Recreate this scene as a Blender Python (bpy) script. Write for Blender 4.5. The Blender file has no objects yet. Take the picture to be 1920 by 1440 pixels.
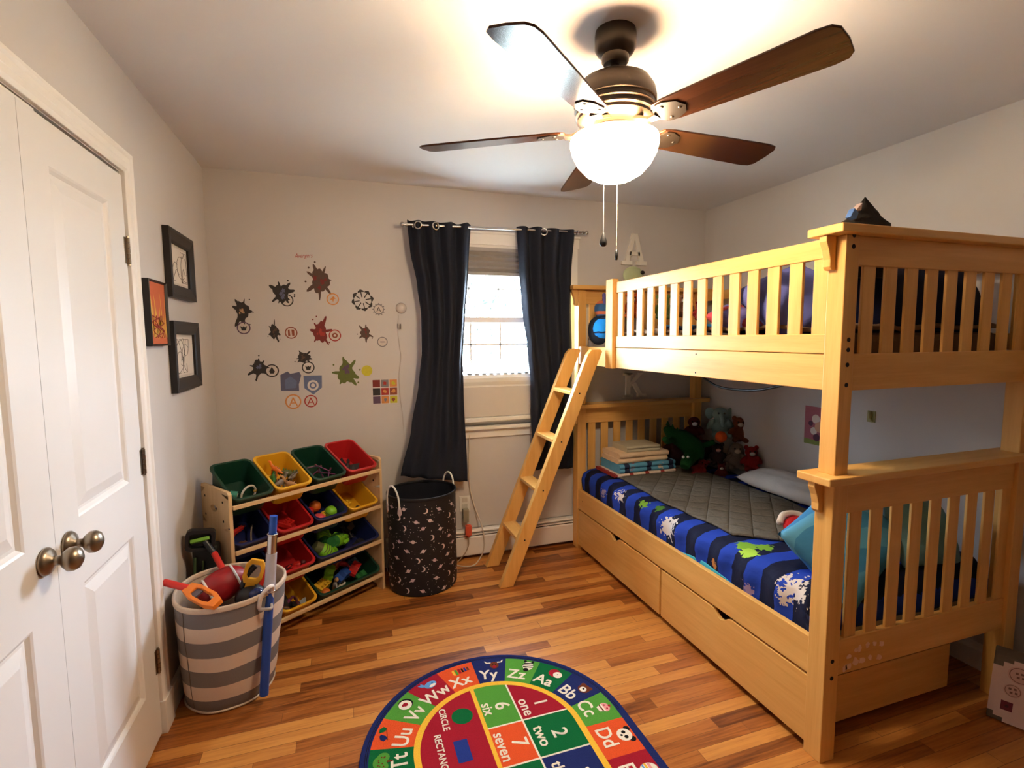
import bpy, bmesh, math, random
from mathutils import Vector, Matrix, Euler, noise
from math import sin, cos, pi, radians

random.seed(7)
SC = bpy.context.scene
COL = SC.collection

# ------------------------------------------------------------------ camera (1920 x 1440 frame)
CAMP = Vector((0.7013, -3.3011, 1.4913))
FPX = 954.81
YAW, PITCH, ROLL = 0.3209, -0.0909, -0.0067
_r = Vector((cos(YAW), -sin(YAW), 0)); _h = Vector((sin(YAW), cos(YAW), 0)); _u = Vector((0, 0, 1))
FW = _h * cos(PITCH) + _u * sin(PITCH); UP0 = -_h * sin(PITCH) + _u * cos(PITCH)
RT = _r * cos(ROLL) + UP0 * sin(ROLL); UP = -_r * sin(ROLL) + UP0 * cos(ROLL)
cam = bpy.data.cameras.new('camera'); camo = bpy.data.objects.new('camera', cam); COL.objects.link(camo)
cam.sensor_width = 36.0; cam.lens = FPX / 1920 * 36.0; cam.clip_start = 0.02
camo.matrix_world = Matrix(((RT.x, UP.x, -FW.x, CAMP.x), (RT.y, UP.y, -FW.y, CAMP.y), (RT.z, UP.z, -FW.z, CAMP.z), (0, 0, 0, 1)))
SC.camera = camo


def at(px, py, axis, val):
    """the point of the plane axis = val that the photograph shows at px, py"""
    d = FW + RT * ((px - 960) / FPX) - UP * ((py - 720) / FPX)
    i = 'xyz'.index(axis)
    return CAMP + d * ((val - CAMP[i]) / d[i])


# ------------------------------------------------------------------ materials
def S(r, g, b):
    f = lambda c: (c / 255) / 12.92 if c / 255 <= .04045 else ((c / 255 + .055) / 1.055) ** 2.4
    return (f(r), f(g), f(b), 1)


class NT:
    def __init__(s, name):
        s.m = bpy.data.materials.new(name); s.m.use_nodes = True
        s.t = s.m.node_tree; s.n = s.t.nodes
        s.b = s.n['Principled BSDF']

    def new(s, typ, **kw):
        n = s.n.new(typ)
        for k, v in kw.items():
            if k.startswith('i_'):
                key = k[2:]
                n.inputs[int(key) if key.isdigit() else key].default_value = v
            else:
                setattr(n, k, v)
        return n

    def l(s, a, b): s.t.links.new(a, b)

    def math(s, op, a, b=None, c=None):
        n = s.n.new('ShaderNodeMath'); n.operation = op
        for i, x in enumerate((a, b, c)):
            if x is None: continue
            if isinstance(x, (int, float)): n.inputs[i].default_value = x
            else: s.l(x, n.inputs[i])
        return n.outputs[0]

    def mix(s, f, a, b):
        n = s.n.new('ShaderNodeMix'); n.data_type = 'RGBA'
        for i, x in ((0, f), (6, a), (7, b)):
            if isinstance(x, (int, float, tuple)): n.inputs[i].default_value = x
            else: s.l(x, n.inputs[i])
        return n.outputs[2]

    def coord(s, which='Object', scale=(1, 1, 1), rot=(0, 0, 0)):
        c = s.new('ShaderNodeTexCoord'); mp = s.new('ShaderNodeMapping')
        mp.inputs['Scale'].default_value = scale; mp.inputs['Rotation'].default_value = rot
        s.l(c.outputs[which], mp.inputs['Vector']); return mp.outputs[0]

    def bump(s, h, strength=.2, dist=.01):
        n = s.new('ShaderNodeBump'); n.inputs['Strength'].default_value = strength; n.inputs['Distance'].default_value = dist
        s.l(h, n.inputs['Height']); s.l(n.outputs[0], s.b.inputs['Normal'])


MATS = {}


def paint(name, col, rough=.5, metal=0, spread=.08, scale=30, bump=0, bscale=200, spec=None, coat=0):
    """a plain colour broken up by a little noise"""
    if name in MATS: return MATS[name]
    k = NT(name)
    nz = k.new('ShaderNodeTexNoise'); nz.inputs['Scale'].default_value = scale; nz.inputs['Detail'].default_value = 3
    k.l(k.coord(), nz.inputs['Vector'])
    lo = tuple(c * (1 - spread) for c in col[:3]) + (1,); hi = tuple(min(1, c * (1 + spread)) for c in col[:3]) + (1,)
    k.l(k.mix(nz.outputs[0], lo, hi), k.b.inputs['Base Color'])
    k.b.inputs['Roughness'].default_value = rough; k.b.inputs['Metallic'].default_value = metal
    if spec is not None: k.b.inputs['Specular IOR Level'].default_value = spec
    if coat: k.b.inputs['Coat Weight'].default_value = coat; k.b.inputs['Coat Roughness'].default_value = .15
    if bump:
        n2 = k.new('ShaderNodeTexNoise'); n2.inputs['Scale'].default_value = bscale; n2.inputs['Detail'].default_value = 2
        k.l(k.coord(), n2.inputs['Vector']); k.bump(n2.outputs[0], bump, .002)
    MATS[name] = k.m; return k.m


def wood(name, axis, a, b, rough=.35, dens=1.0):
    k = NT(name)
    sc = [16 * dens] * 3; sc['xyz'.index(axis)] = 1.1 * dens
    v = k.coord('Object', tuple(sc))
    n1 = k.new('ShaderNodeTexNoise'); n1.inputs['Scale'].default_value = 1.3; n1.inputs['Detail'].default_value = 5; n1.inputs['Distortion'].default_value = .6
    k.l(v, n1.inputs['Vector'])
    n2 = k.new('ShaderNodeTexNoise'); n2.inputs['Scale'].default_value = 9; n2.inputs['Detail'].default_value = 3
    k.l(v, n2.inputs['Vector'])
    f = k.math('ADD', k.math('MULTIPLY', n1.outputs[0], .75), k.math('MULTIPLY', n2.outputs[0], .25))
    r = k.new('ShaderNodeValToRGB'); r.color_ramp.elements[0].position = .32; r.color_ramp.elements[1].position = .68
    r.color_ramp.elements[0].color = a; r.color_ramp.elements[1].color = b
    k.l(f, r.inputs[0]); k.l(r.outputs[0], k.b.inputs['Base Color'])
    k.b.inputs['Roughness'].default_value = rough; k.b.inputs['Specular IOR Level'].default_value = .36
    k.bump(n2.outputs[0], .05, .002)
    return k.m


MAPLE = {ax: wood('honey_maple_' + ax, ax, S(212, 156, 80), S(232, 182, 106), .4) for ax in 'xyz'}
BIRCH = {ax: wood('pale_birch_' + ax, ax, S(206, 172, 126), S(224, 194, 150), .45) for ax in 'xyz'}
WALNUT = wood('fan_walnut', 'x', S(48, 24, 13), S(72, 38, 20), .22)
M_WALL = paint('wall_paint', S(205, 199, 195), .8, spread=.02, scale=4, bump=.15, bscale=350)
M_CEIL = paint('ceiling_paint', S(222, 220, 220), .9, spread=.015, scale=4, bump=.1, bscale=300)
M_TRIM = paint('white_trim', S(236, 232, 226), .4, spread=.015)
M_DOOR = paint('white_door', S(228, 226, 224), .42, spread=.012, scale=8)
M_NICKEL = paint('satin_nickel', S(150, 136, 118), .32, 1, spread=.05)
M_STEEL = paint('polished_steel', S(200, 198, 196), .2, 1, spread=.03)
M_BRONZE = paint('dark_bronze', S(62, 50, 40), .42, .6, spread=.1)
M_BLACK = paint('black_plastic', S(22, 22, 24), .4)
M_DARK = paint('bolt_black_gap_shade', S(14, 12, 11), .8)  # black of the bolts, and shade painted into gaps and slots
M_WHITE = paint('white_plastic', S(230, 228, 222), .4, spread=.02)


def floor_mat():
    k = NT('oak_strip_floor')
    v = k.coord('Object')
    br = k.new('ShaderNodeTexBrick'); br.offset = .37; br.offset_frequency = 2; br.squash = 1
    for key, val in (('Scale', 1.0), ('Mortar Size', .0011), ('Mortar Smooth', .2), ('Bias', 0.0), ('Brick Width', .82), ('Row Height', .057)):
        br.inputs[key].default_value = val
    br.inputs['Color1'].default_value = (0, 0, 0, 1); br.inputs['Color2'].default_value = (1, 1, 1, 1); br.inputs['Mortar'].default_value = (.5, .5, .5, 1)
    # each row shifts by its own amount
    sx = k.new('ShaderNodeSeparateXYZ'); k.l(v, sx.inputs[0])
    row = k.math('FLOOR', k.math('DIVIDE', sx.outputs[1], .057))
    wn = k.new('ShaderNodeTexWhiteNoise'); wn.noise_dimensions = '1D'; k.l(row, wn.inputs['W'])
    cb = k.new('ShaderNodeCombineXYZ'); k.l(k.math('ADD', sx.outputs[0], k.math('MULTIPLY', wn.outputs[0], 3.1)), cb.inputs[0])
    k.l(sx.outputs[1], cb.inputs[1]); k.l(cb.outputs[0], br.inputs['Vector'])
    tone = br.outputs['Color']
    g = k.new('ShaderNodeMapping'); g.inputs['Scale'].default_value = (2.2, 38, 1); k.l(cb.outputs[0], g.inputs['Vector'])
    n1 = k.new('ShaderNodeTexNoise'); n1.inputs['Scale'].default_value = 1.6; n1.inputs['Detail'].default_value = 6; n1.inputs['Distortion'].default_value = 1.2
    k.l(g.outputs[0], n1.inputs['Vector'])
    tn = k.new('ShaderNodeRGBToBW'); k.l(tone, tn.inputs[0])
    f = k.math('ADD', k.math('MULTIPLY', tn.outputs[0], .5), k.math('MULTIPLY', n1.outputs[0], .62))
    r = k.new('ShaderNodeValToRGB'); e = r.color_ramp.elements
    e[0].position = .26; e[0].color = S(96, 48, 18); e[1].position = .85; e[1].color = S(208, 142, 70)
    q = e.new(.5); q.color = S(168, 98, 42)
    k.l(f, r.inputs[0])
    k.l(k.mix(k.math('MULTIPLY', br.outputs['Fac'], .65), r.outputs[0], S(70, 36, 18)), k.b.inputs['Base Color'])
    k.b.inputs['Roughness'].default_value = .32
    k.bump(k.math('SUBTRACT', k.math('MULTIPLY', n1.outputs[0], .15), br.outputs['Fac']), .25, .001)
    return k.m


M_FLOOR = floor_mat()


def emit(name, col, st):
    k = NT(name); k.b.inputs['Base Color'].default_value = col
    k.b.inputs['Emission Color'].default_value = col; k.b.inputs['Emission Strength'].default_value = st
    return k.m


# ------------------------------------------------------------------ mesh building
class MB:
    def __init__(s): s.v = []; s.f = []; s.m = []

    def add(s, vs, fs, mat=0):
        o = len(s.v); s.v += [Vector(p) for p in vs]
        s.f += [tuple(i + o for i in f) for f in fs]; s.m += [mat] * len(fs); return s

    def box(s, x0, x1, y0, y1, z0, z1, mat=0):
        return s.add([(x0, y0, z0), (x1, y0, z0), (x1, y1, z0), (x0, y1, z0), (x0, y0, z1), (x1, y0, z1), (x1, y1, z1), (x0, y1, z1)],
                     [(3, 2, 1, 0), (4, 5, 6, 7), (0, 1, 5, 4), (1, 2, 6, 5), (2, 3, 7, 6), (3, 0, 4, 7)], mat)

    def beam(s, p0, p1, w, h, side=(0, 1, 0), mat=0):
        p0, p1 = Vector(p0), Vector(p1); d = (p1 - p0).normalized(); sd = Vector(side); sd = (sd - d * sd.dot(d)).normalized(); n = d.cross(sd)
        a = sd * w / 2; b = n * h / 2
        vs = [p + q for p in (p0, p1) for q in (-a - b, a - b, a + b, -a + b)]
        return s.add(vs, [(3, 2, 1, 0), (4, 5, 6, 7), (0, 1, 5, 4), (1, 2, 6, 5), (2, 3, 7, 6), (3, 0, 4, 7)], mat)

    def loft(s, loops, cap0=True, cap1=True, mat=0, closed=True):
        n = len(loops[0]); vs = [p for lp in loops for p in lp]; fs = []
        for k in range(len(loops) - 1):
            for i in range(n if closed else n - 1):
                j = (i + 1) % n
                fs.append((k * n + i, k * n + j, (k + 1) * n + j, (k + 1) * n + i))
        if cap0: fs.append(tuple(range(n - 1, -1, -1)))
        if cap1: fs.append(tuple((len(loops) - 1) * n + i for i in range(n)))
        return s.add(vs, fs, mat)

    def cyl(s, p0, p1, r0, r1=None, n=16, mat=0, caps=True):
        r1 = r0 if r1 is None else r1
        p0, p1 = Vector(p0), Vector(p1); d = (p1 - p0).normalized()
        a = d.orthogonal().normalized(); b = d.cross(a)
        c = lambda p, r: [p + a * r * cos(2 * pi * i / n) + b * r * sin(2 * pi * i / n) for i in range(n)]
        return s.loft([c(p0, r0), c(p1, r1)], caps, caps, mat)

    def tube(s, pts, r, n=8, mat=0, sub=6):
        P = [Vector(p) for p in pts]
        if sub > 1 and len(P) > 2:
            Q = []
            for i in range(len(P) - 1):
                a = P[max(i - 1, 0)]; b = P[i]; c = P[i + 1]; d = P[min(i + 2, len(P) - 1)]
                for k in range(sub):
                    t = k / sub
                    Q.append(.5 * ((2 * b) + (c - a) * t + (2 * a - 5 * b + 4 * c - d) * t * t + (3 * b - a - 3 * c + d) * t ** 3))
            Q.append(P[-1]); P = Q
        loops = []; a = None
        for i, p in enumerate(P):
            d = (P[min(i + 1, len(P) - 1)] - P[max(i - 1, 0)]).normalized()
            a = d.orthogonal().normalized() if a is None else (a - d * a.dot(d)).normalized()
            b = d.cross(a); rr = r(i / (len(P) - 1)) if callable(r) else r
            loops.append([p + a * rr * cos(2 * pi * k / n) + b * rr * sin(2 * pi * k / n) for k in range(n)])
        return s.loft(loops, True, True, mat)

    def lathe(s, prof, c=(0, 0, 0), n=32, mat=0, cap0=False, cap1=False):
        c = Vector(c)
        return s.loft([[c + Vector((r * cos(2 * pi * i / n), r * sin(2 * pi * i / n), z)) for i in range(n)] for r, z in prof], cap0, cap1, mat)

    def ell(s, c, r, rot=None, nu=18, nv=10, mat=0, pw=1.0):
        c = Vector(c); r = Vector(r) if not isinstance(r, (int, float)) else Vector((r, r, r))
        R = rot if rot is not None else Matrix.Identity(3)
        sp = lambda t: math.copysign(abs(t) ** pw, t)
        vs = [c + R @ Vector((0, 0, -r.z))]
        for j in range(1, nv):
            ph = -pi / 2 + pi * j / nv
            for i in range(nu):
                th = 2 * pi * i / nu
                vs.append(c + R @ Vector((r.x * sp(cos(ph)) * sp(cos(th)), r.y * sp(cos(ph)) * sp(sin(th)), r.z * sp(sin(ph)))))
        vs.append(c + R @ Vector((0, 0, r.z))); t = len(vs) - 1; fs = []
        for i in range(nu):
            j = (i + 1) % nu
            fs.append((0, 1 + j, 1 + i)); fs.append((t, t - nu + i, t - nu + j))
            for k in range(nv - 2):
                a = 1 + k * nu; fs.append((a + i, a + j, a + nu + j, a + nu + i))
        return s.add(vs, fs, mat)

    def torus(s, c, R, r, axis=(0, 0, 1), n=24, m=8, mat=0, sx=1.0):
        c = Vector(c); d = Vector(axis).normalized(); a = d.orthogonal().normalized(); b = d.cross(a)
        vs = []; fs = []
        for i in range(n):
            th = 2 * pi * i / n; e = a * cos(th) * sx + b * sin(th)
            for j in range(m):
                ph = 2 * pi * j / m; vs.append(c + e * (R + r * cos(ph)) + d * r * sin(ph))
        for i in range(n):
            for j in range(m):
                fs.append((i * m + j, ((i + 1) % n) * m + j, ((i + 1) % n) * m + (j + 1) % m, i * m + (j + 1) % m))
        return s.add(vs, fs, mat)

    def prism(s, poly, fn, w0, w1, mat=0):
        return s.loft([[fn(u, v, w0) for u, v in poly], [fn(u, v, w1) for u, v in poly]], True, True, mat)

    def flat(s, poly, fn, w, mat=0):
        return s.add([fn(u, v, w) for u, v in poly], [tuple(range(len(poly)))], mat)

    def grid(s, fn, nu, nv, mat=0):
        vs = [fn(i / nu, j / nv) for j in range(nv + 1) for i in range(nu + 1)]
        fs = [(j * (nu + 1) + i, j * (nu + 1) + i + 1, (j + 1) * (nu + 1) + i + 1, (j + 1) * (nu + 1) + i) for j in range(nv) for i in range(nu)]
        return s.add(vs, fs, mat)

    def xf(s, M):
        s.v = [M @ p for p in s.v]; return s

    def build(s, name, mats, parent=None, smooth=False, bevel=0, sub=0, solid=0, remesh=0, world=True, loc=None):
        me = bpy.data.meshes.new(name)
        vs = s.v
        if parent is not None and world:
            inv = ROOT[parent.name].inverted(); vs = [inv @ p for p in vs]
        if loc is not None: vs = [p - Vector(loc) for p in vs]
        me.from_pydata([tuple(p) for p in vs], [], s.f)
        mats = mats if isinstance(mats, (list, tuple)) else [mats]
        for m in mats: me.materials.append(m)
        me.polygons.foreach_set('material_index', [min(k, len(mats) - 1) for k in s.m])
        bm = bmesh.new(); bm.from_mesh(me); bmesh.ops.recalc_face_normals(bm, faces=bm.faces); bm.to_mesh(me); bm.free()
        if smooth: me.polygons.foreach_set('use_smooth', [True] * len(me.polygons))
        me.update()
        o = bpy.data.objects.new(name, me); COL.objects.link(o)
        if parent is not None:
            o.parent = parent; ROOT[o.name] = ROOT[parent.name]
        if loc is not None: o.location = loc
        if remesh:
            q = o.modifiers.new('remesh', 'REMESH'); q.mode = 'VOXEL'; q.voxel_size = remesh; q.use_smooth_shade = True
            q = o.modifiers.new('smooth', 'SMOOTH'); q.factor = .5; q.iterations = 4
        if solid:
            q = o.modifiers.new('solid', 'SOLIDIFY'); q.thickness = solid; q.offset = 0
        if bevel:
            q = o.modifiers.new('bevel', 'BEVEL'); q.width = bevel; q.segments = 2; q.limit_method = 'ANGLE'; q.angle_limit = radians(40)
            if not smooth:
                q.harden_normals = False
        if sub:
            q = o.modifiers.new('sub', 'SUBSURF'); q.levels = sub; q.render_levels = sub
        if smooth == 'auto':
            me.polygons.foreach_set('use_smooth', [True] * len(me.polygons))
            for e in me.edges: pass
            me.set_sharp_from_angle(angle=radians(38))
        return o


ROOT = {}


def tag(o, label=None, cat=None, group=None, kind=None):
    if label: o['label'] = label
    if cat: o['category'] = cat
    if group: o['group'] = group
    if kind: o['kind'] = kind
    return o


def thing(name, label, cat, loc=(0, 0, 0), rotz=0, group=None, kind=None):
    o = bpy.data.objects.new(name, None); COL.objects.link(o); o.empty_display_size = .05
    o.location = loc; o.rotation_euler = (0, 0, rotz)
    ROOT[o.name] = Matrix.Translation(Vector(loc)) @ Matrix.Rotation(rotz, 4, 'Z')
    return tag(o, label, cat, group, kind)


def base_of(mb):
    xs = [p.x for p in mb.v]; ys = [p.y for p in mb.v]; zs = [p.z for p in mb.v]
    return ((min(xs) + max(xs)) / 2, (min(ys) + max(ys)) / 2, min(zs))


def solo(name, mb, mats, label, cat, group=None, **kw):
    o = mb.build(name, mats, loc=base_of(mb), **kw)
    ROOT[o.name] = Matrix.Translation(o.location)
    return tag(o, label, cat, group)


def struct(name, mb, mats, label=None, parent=None, **kw):
    o = mb.build(name, mats, parent=parent, **kw)
    if parent is None:
        ROOT[o.name] = Matrix.Identity(4); o['kind'] = 'structure'
        if label: o['label'] = label
    return o


def rrect(w, d, r, n=4):
    """outline of a rounded rectangle, w x d, around 0,0"""
    out = []
    for cx, cy, a0 in ((w / 2 - r, d / 2 - r, 0), (-w / 2 + r, d / 2 - r, 90), (-w / 2 + r, -d / 2 + r, 180), (w / 2 - r, -d / 2 + r, 270)):
        for k in range(n + 1):
            a = radians(a0 + 90 * k / n); out.append((cx + r * cos(a), cy + r * sin(a)))
    return out


_TXT = {}


def text_geo(body):
    """outline of a word as flat polygons, cap height about 0.7, centred"""
    if body in _TXT: return _TXT[body]
    cu = bpy.data.curves.new('lettering', 'FONT'); cu.body = body; cu.size = 1; cu.align_x = 'CENTER'; cu.resolution_u = 3
    o = bpy.data.objects.new('lettering', cu); COL.objects.link(o)
    dg = bpy.context.evaluated_depsgraph_get(); ev = o.evaluated_get(dg); me = ev.to_mesh()
    vs = [(p.co.x, p.co.y - .35) for p in me.vertices]; fs = [tuple(p.vertices) for p in me.polygons]
    ev.to_mesh_clear(); bpy.data.objects.remove(o); bpy.data.curves.remove(cu)
    _TXT[body] = (vs, fs); return vs, fs


def put_text(mb, body, fn, w, mat):
    vs, fs = text_geo(body)
    mb.add([fn(u, v, w) for u, v in vs], fs, mat)


def disc(r, n=20, cx=0, cy=0, sy=1.0):
    return [(cx + r * cos(2 * pi * i / n), cy + r * sy * sin(2 * pi * i / n)) for i in range(n)]


def ring_flat(mb, fn, w, r0, r1, mat, n=28, cx=0, cy=0):
    mb.add([fn(cx + r * cos(2 * pi * i / n), cy + r * sin(2 * pi * i / n), w) for r in (r0, r1) for i in range(n)],
           [(i, (i + 1) % n, n + (i + 1) % n, n + i) for i in range(n)], mat)


# ------------------------------------------------------------------ room
W, H, YFRONT = 3.3586, 2.44, -4.9
WX0, WX1, WZ0, WZ1 = 1.25, 2.215, .90, 2.10           # window opening
DY0, DY1, DZ = -2.375, -1.168, 2.066                  # closet opening

struct('floor', MB().box(-.15, W + .15, YFRONT - .15, .15, -.1, 0), M_FLOOR)
struct('ceiling', MB().box(-.15, W + .15, YFRONT - .15, .15, H, H + .1), M_CEIL)
mb = MB(); mb.box(-.15, WX0, 0, .12, 0, H); mb.box(WX1, W + .15, 0, .12, 0, H); mb.box(WX0, WX1, 0, .12, 0, WZ0); mb.box(WX0, WX1, 0, .12, WZ1, H)
struct('wall_back', mb, M_WALL)
mb = MB(); mb.box(-.15, -.07, YFRONT - .15, 0, 0, H); mb.box(-.07, 0, DY1, 0, 0, H); mb.box(-.07, 0, YFRONT, DY0, 0, H); mb.box(-.07, 0, DY0, DY1, DZ, H)
struct('wall_left', mb, M_WALL)
struct('wall_right', MB().box(W, W + .15, YFRONT - .15, 0, 0, H), M_WALL)
struct('wall_front', MB().box(-.15, W + .15, YFRONT - .15, YFRONT, 0, H), paint('bounce_cut_taupe', S(112, 102, 94), .85, spread=.02, scale=4))  # unseen wall, toned darker to cut the bounce on the bed end


def skirting(name, x0, x1, y0, y1, axis, sgn):
    """a moulded board running along axis, its back on the wall"""
    prof = [(0, 0), (.014, 0), (.014, .085), (.009, .098), (.009, .108), (.004, .118), (0, .118)]
    mb = MB()
    if axis == 'y': mb.loft([[(x0 + sgn * a, y, z) for a, z in prof] for y in (y0, y1)])
    else: mb.loft([[(x, y0 + sgn * a, z) for a, z in prof] for x in (x0, x1)])
    struct(name, mb, M_TRIM)


skirting('baseboard_left', 0, 0, -1.085, -.001, 'y', 1)
skirting('baseboard_right', W, W, YFRONT, -.001, 'y', -1)

# closet casing with plinth blocks
mb = MB()
CP = [(0, 0), (.012, 0), (.018, .012), (.018, .03), (.011, .038), (.011, .058), (.016, .066), (.016, .076), (0, .082)]
y0, y1, zt = DY1 + .005, DY0 - .005, DZ + .002
def casing_loop(y, z, oy, oz): return [(d, y + oy * t, z + oz * t) for d, t in CP]
mb.loft([casing_loop(y0, 0.10, 1, 0), casing_loop(y0, zt, 1, 1), casing_loop(y1, zt, -1, 1), casing_loop(y1, .10, -1, 0)])
mb.box(0, .022, y0 - .002, y0 + .088, 0, .13); mb.box(0, .022, y1 - .088, y1 + .002, 0, .13)
struct('trim_1', mb, M_TRIM, bevel=.0015)


def closet_door(name, ya, yb, label, knob_y, hinge_side):
    """moulded two panel leaf; ya < yb"""
    z0, z1, xf, xb = .012, DZ - .013, .004, -.034
    mb = MB()
    pw = (yb - ya - .35) / 2
    py0, py1 = ya + pw, yb - pw
    rows = ((.235, .828), (1.012, 1.938))
    ys = (ya, py0, py1, yb)
    zs = (z0, rows[0][0], rows[0][1], rows[1][0], rows[1][1], z1)
    for j in range(5):
        for i in range(3):
            if i == 1 and j in (1, 3): continue
            mb.add([(xf, ys[i], zs[j]), (xf, ys[i + 1], zs[j]), (xf, ys[i + 1], zs[j + 1]), (xf, ys[i], zs[j + 1])], [(0, 1, 2, 3)])
    for a, b in rows:
        steps = [(0, xf), (.006, xf - .003), (.014, xf - .010), (.022, xf - .010), (.055, xf - .001)]
        loops = [[(x, py0 + t, a + t), (x, py1 - t, a + t), (x, py1 - t, b - t), (x, py0 + t, b - t)] for t, x in steps]
        mb.loft(loops, False, True)
    mb.add([(xf, ya, z0), (xf, yb, z0), (xf, yb, z1), (xf, ya, z1), (xb, ya, z0), (xb, yb, z0), (xb, yb, z1), (xb, ya, z1)],
           [(4, 5, 6, 7), (0, 1, 5, 4), (1, 2, 6, 5), (2, 3, 7, 6), (3, 0, 4, 7)])
    D = struct(name, mb, M_DOOR, label)
    kz = .962
    kb = MB(); prof = [(.0, .0), (.034, .001), (.034, .006), (.028, .014), (.014, .02), (.0115, .024), (.0115, .034), (.02, .04), (.0285, .05), (.029, .06), (.024, .07), (.012, .0765), (0, .078)]
    kb.lathe(prof, (0, 0, 0), 28)
    kb.xf(Matrix.Translation((xf, knob_y, kz)) @ Matrix.Rotation(pi / 2, 4, 'Y'))
    tag(kb.build('door_knob', M_NICKEL, D, smooth=True), 'satin nickel round knob')
    for hz in (1.80, 1.055, .297):
        hb = MB(); hy = yb + .003 if hinge_side > 0 else ya - .003
        hb.box(.0035, .0055, hy - .02, hy + .004, hz - .045, hz + .045)
        for q in range(5): hb.cyl((.009, hy, hz - .045 + q * .018 + .001), (.009, hy, hz - .045 + q * .018 + .017), .006, n=12)
        hb.cyl((.009, hy, hz + .045), (.009, hy, hz + .05), .004, n=10); hb.cyl((.009, hy, hz - .05), (.009, hy, hz - .045), .004, n=10)
        tag(hb.build('hinge', M_NICKEL, D), 'metal butt hinge')
    return D


closet_door('door_1', -1.7692, DY1 - .004, 'white two panel closet leaf nearest the picture frames', -1.715, 1)
closet_door('door_2', DY0 + .004, -1.7708, 'white two panel closet leaf at the photo edge', -1.826, -1)
struct('trim_2', MB().box(-.069, -.001, DY0 - .0, DY0 + .003, 0, DZ).box(-.069, -.001, DY1 - .003, DY1, 0, DZ).box(-.069, -.03, DY0, DY1, DZ - .003, DZ, 1)
       .box(-.02, -.002, -1.86, -1.68, DZ - .010, DZ - .003), [M_TRIM, M_DARK])  # the dark head strip paints the shade in the gap above the doors

# ------------------------------------------------------------------ window
def glass():
    k = NT('window_glass'); b = k.b
    b.inputs['Base Color'].default_value = (1, 1, 1, 1); b.inputs['Roughness'].default_value = 0
    g = k.new('ShaderNodeBsdfGlossy'); g.inputs['Roughness'].default_value = .02; t = k.new('ShaderNodeBsdfTransparent')
    lw = k.new('ShaderNodeLayerWeight'); lw.inputs['Blend'].default_value = .5
    fr = k.math('ADD', k.math('MULTIPLY', k.math('POWER', lw.outputs['Facing'], 5), .9), .035)
    m = k.new('ShaderNodeMixShader'); k.l(fr, m.inputs[0]); k.l(t.outputs[0], m.inputs[1]); k.l(g.outputs[0], m.inputs[2])
    k.l(m.outputs[0], k.n['Material Output'].inputs[0]); return k.m


M_GLASS = glass()
win = thing('window_1', 'white double hung window between the dark curtains', 'window', ((WX0 + WX1) / 2, .06, WZ0), kind='structure')
mb = MB()  # casing on the room side, stool and apron
cw = .068
mb.box(WX0 - cw, WX0, -.016, 0, WZ0, WZ1 + cw); mb.box(WX1, WX1 + cw, -.016, 0, WZ0, WZ1 + cw); mb.box(WX0 - cw - .01, WX1 + cw + .01, -.02, 0, WZ1, WZ1 + cw)
mb.box(WX0 - cw - .015, WX1 + cw + .015, -.026, 0, WZ1 + cw, WZ1 + cw + .016)
mb.box(WX0 - cw - .015, WX1 + cw + .015, -.045, .02, WZ0 - .022, WZ0); mb.box(WX0 - cw, WX1 + cw, -.014, 0, WZ0 - .08, WZ0 - .022)
mb.build('window_casing', M_TRIM, win, bevel=.002)
mb = MB(); mb.box(WX0, WX0 + .02, .0, .12, WZ0, WZ1); mb.box(WX1 - .02, WX1, .0, .12, WZ0, WZ1); mb.box(WX0, WX1, 0, .12, WZ1 - .02, WZ1); mb.box(WX0, WX1, 0.02, .12, WZ0, WZ0 + .02)
mb.build('window_frame', M_TRIM, win)


def sash(z0, z1, y, nx, nz):
    mb = MB(); x0, x1 = WX0 + .02, WX1 - .02; t = .045
    mb.box(x0, x0 + t, y, y + .03, z0, z1); mb.box(x1 - t, x1, y, y + .03, z0, z1); mb.box(x0, x1, y, y + .03, z0, z0 + t * .9); mb.box(x0, x1, y, y + .03, z1 - t * .8, z1)
    for i in range(1, nx):
        xx = x0 + t + (x1 - x0 - 2 * t) * i / nx; mb.box(xx - .007, xx + .007, y + .008, y + .024, z0, z1)
    for j in range(1, nz):
        zz = z0 + t + (z1 - z0 - 2 * t) * j / nz; mb.box(x0, x1, y + .008, y + .024, zz - .007, zz + .007)
    s = mb.build('sash', M_TRIM, win, bevel=.002)
    MB().box(x0 + .01, x1 - .01, y + .014, y + .018, z0 + .01, z1 - .01).build('pane', M_GLASS, s)


sash(1.565, 2.08, .075, 4, 2)
sash(1.262, 1.63, .04, 4, 2)

# grey shade gathered at the window head
mb = MB()
prof = []
for k in range(5):
    zz = 2.075 - k * .036
    prof += [(.03, zz), (.006, zz - .018)]
mb.loft([[(x, y, z) for y, z in prof] for x in (WX0 + .022, WX1 - .022)], False, False, closed=False)
mb.box(WX0 + .022, WX1 - .022, .0, .034, 1.905, 1.922)
mb.box(WX0 + .022, WX1 - .022, -.004, .036, 2.06, 2.082)
shade = solo('window_shade', mb, paint('shade_grey', S(172, 166, 160), .85, bump=.2), 'grey pleated shade pulled up at the window head', 'window shade', solid=.003)

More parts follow.
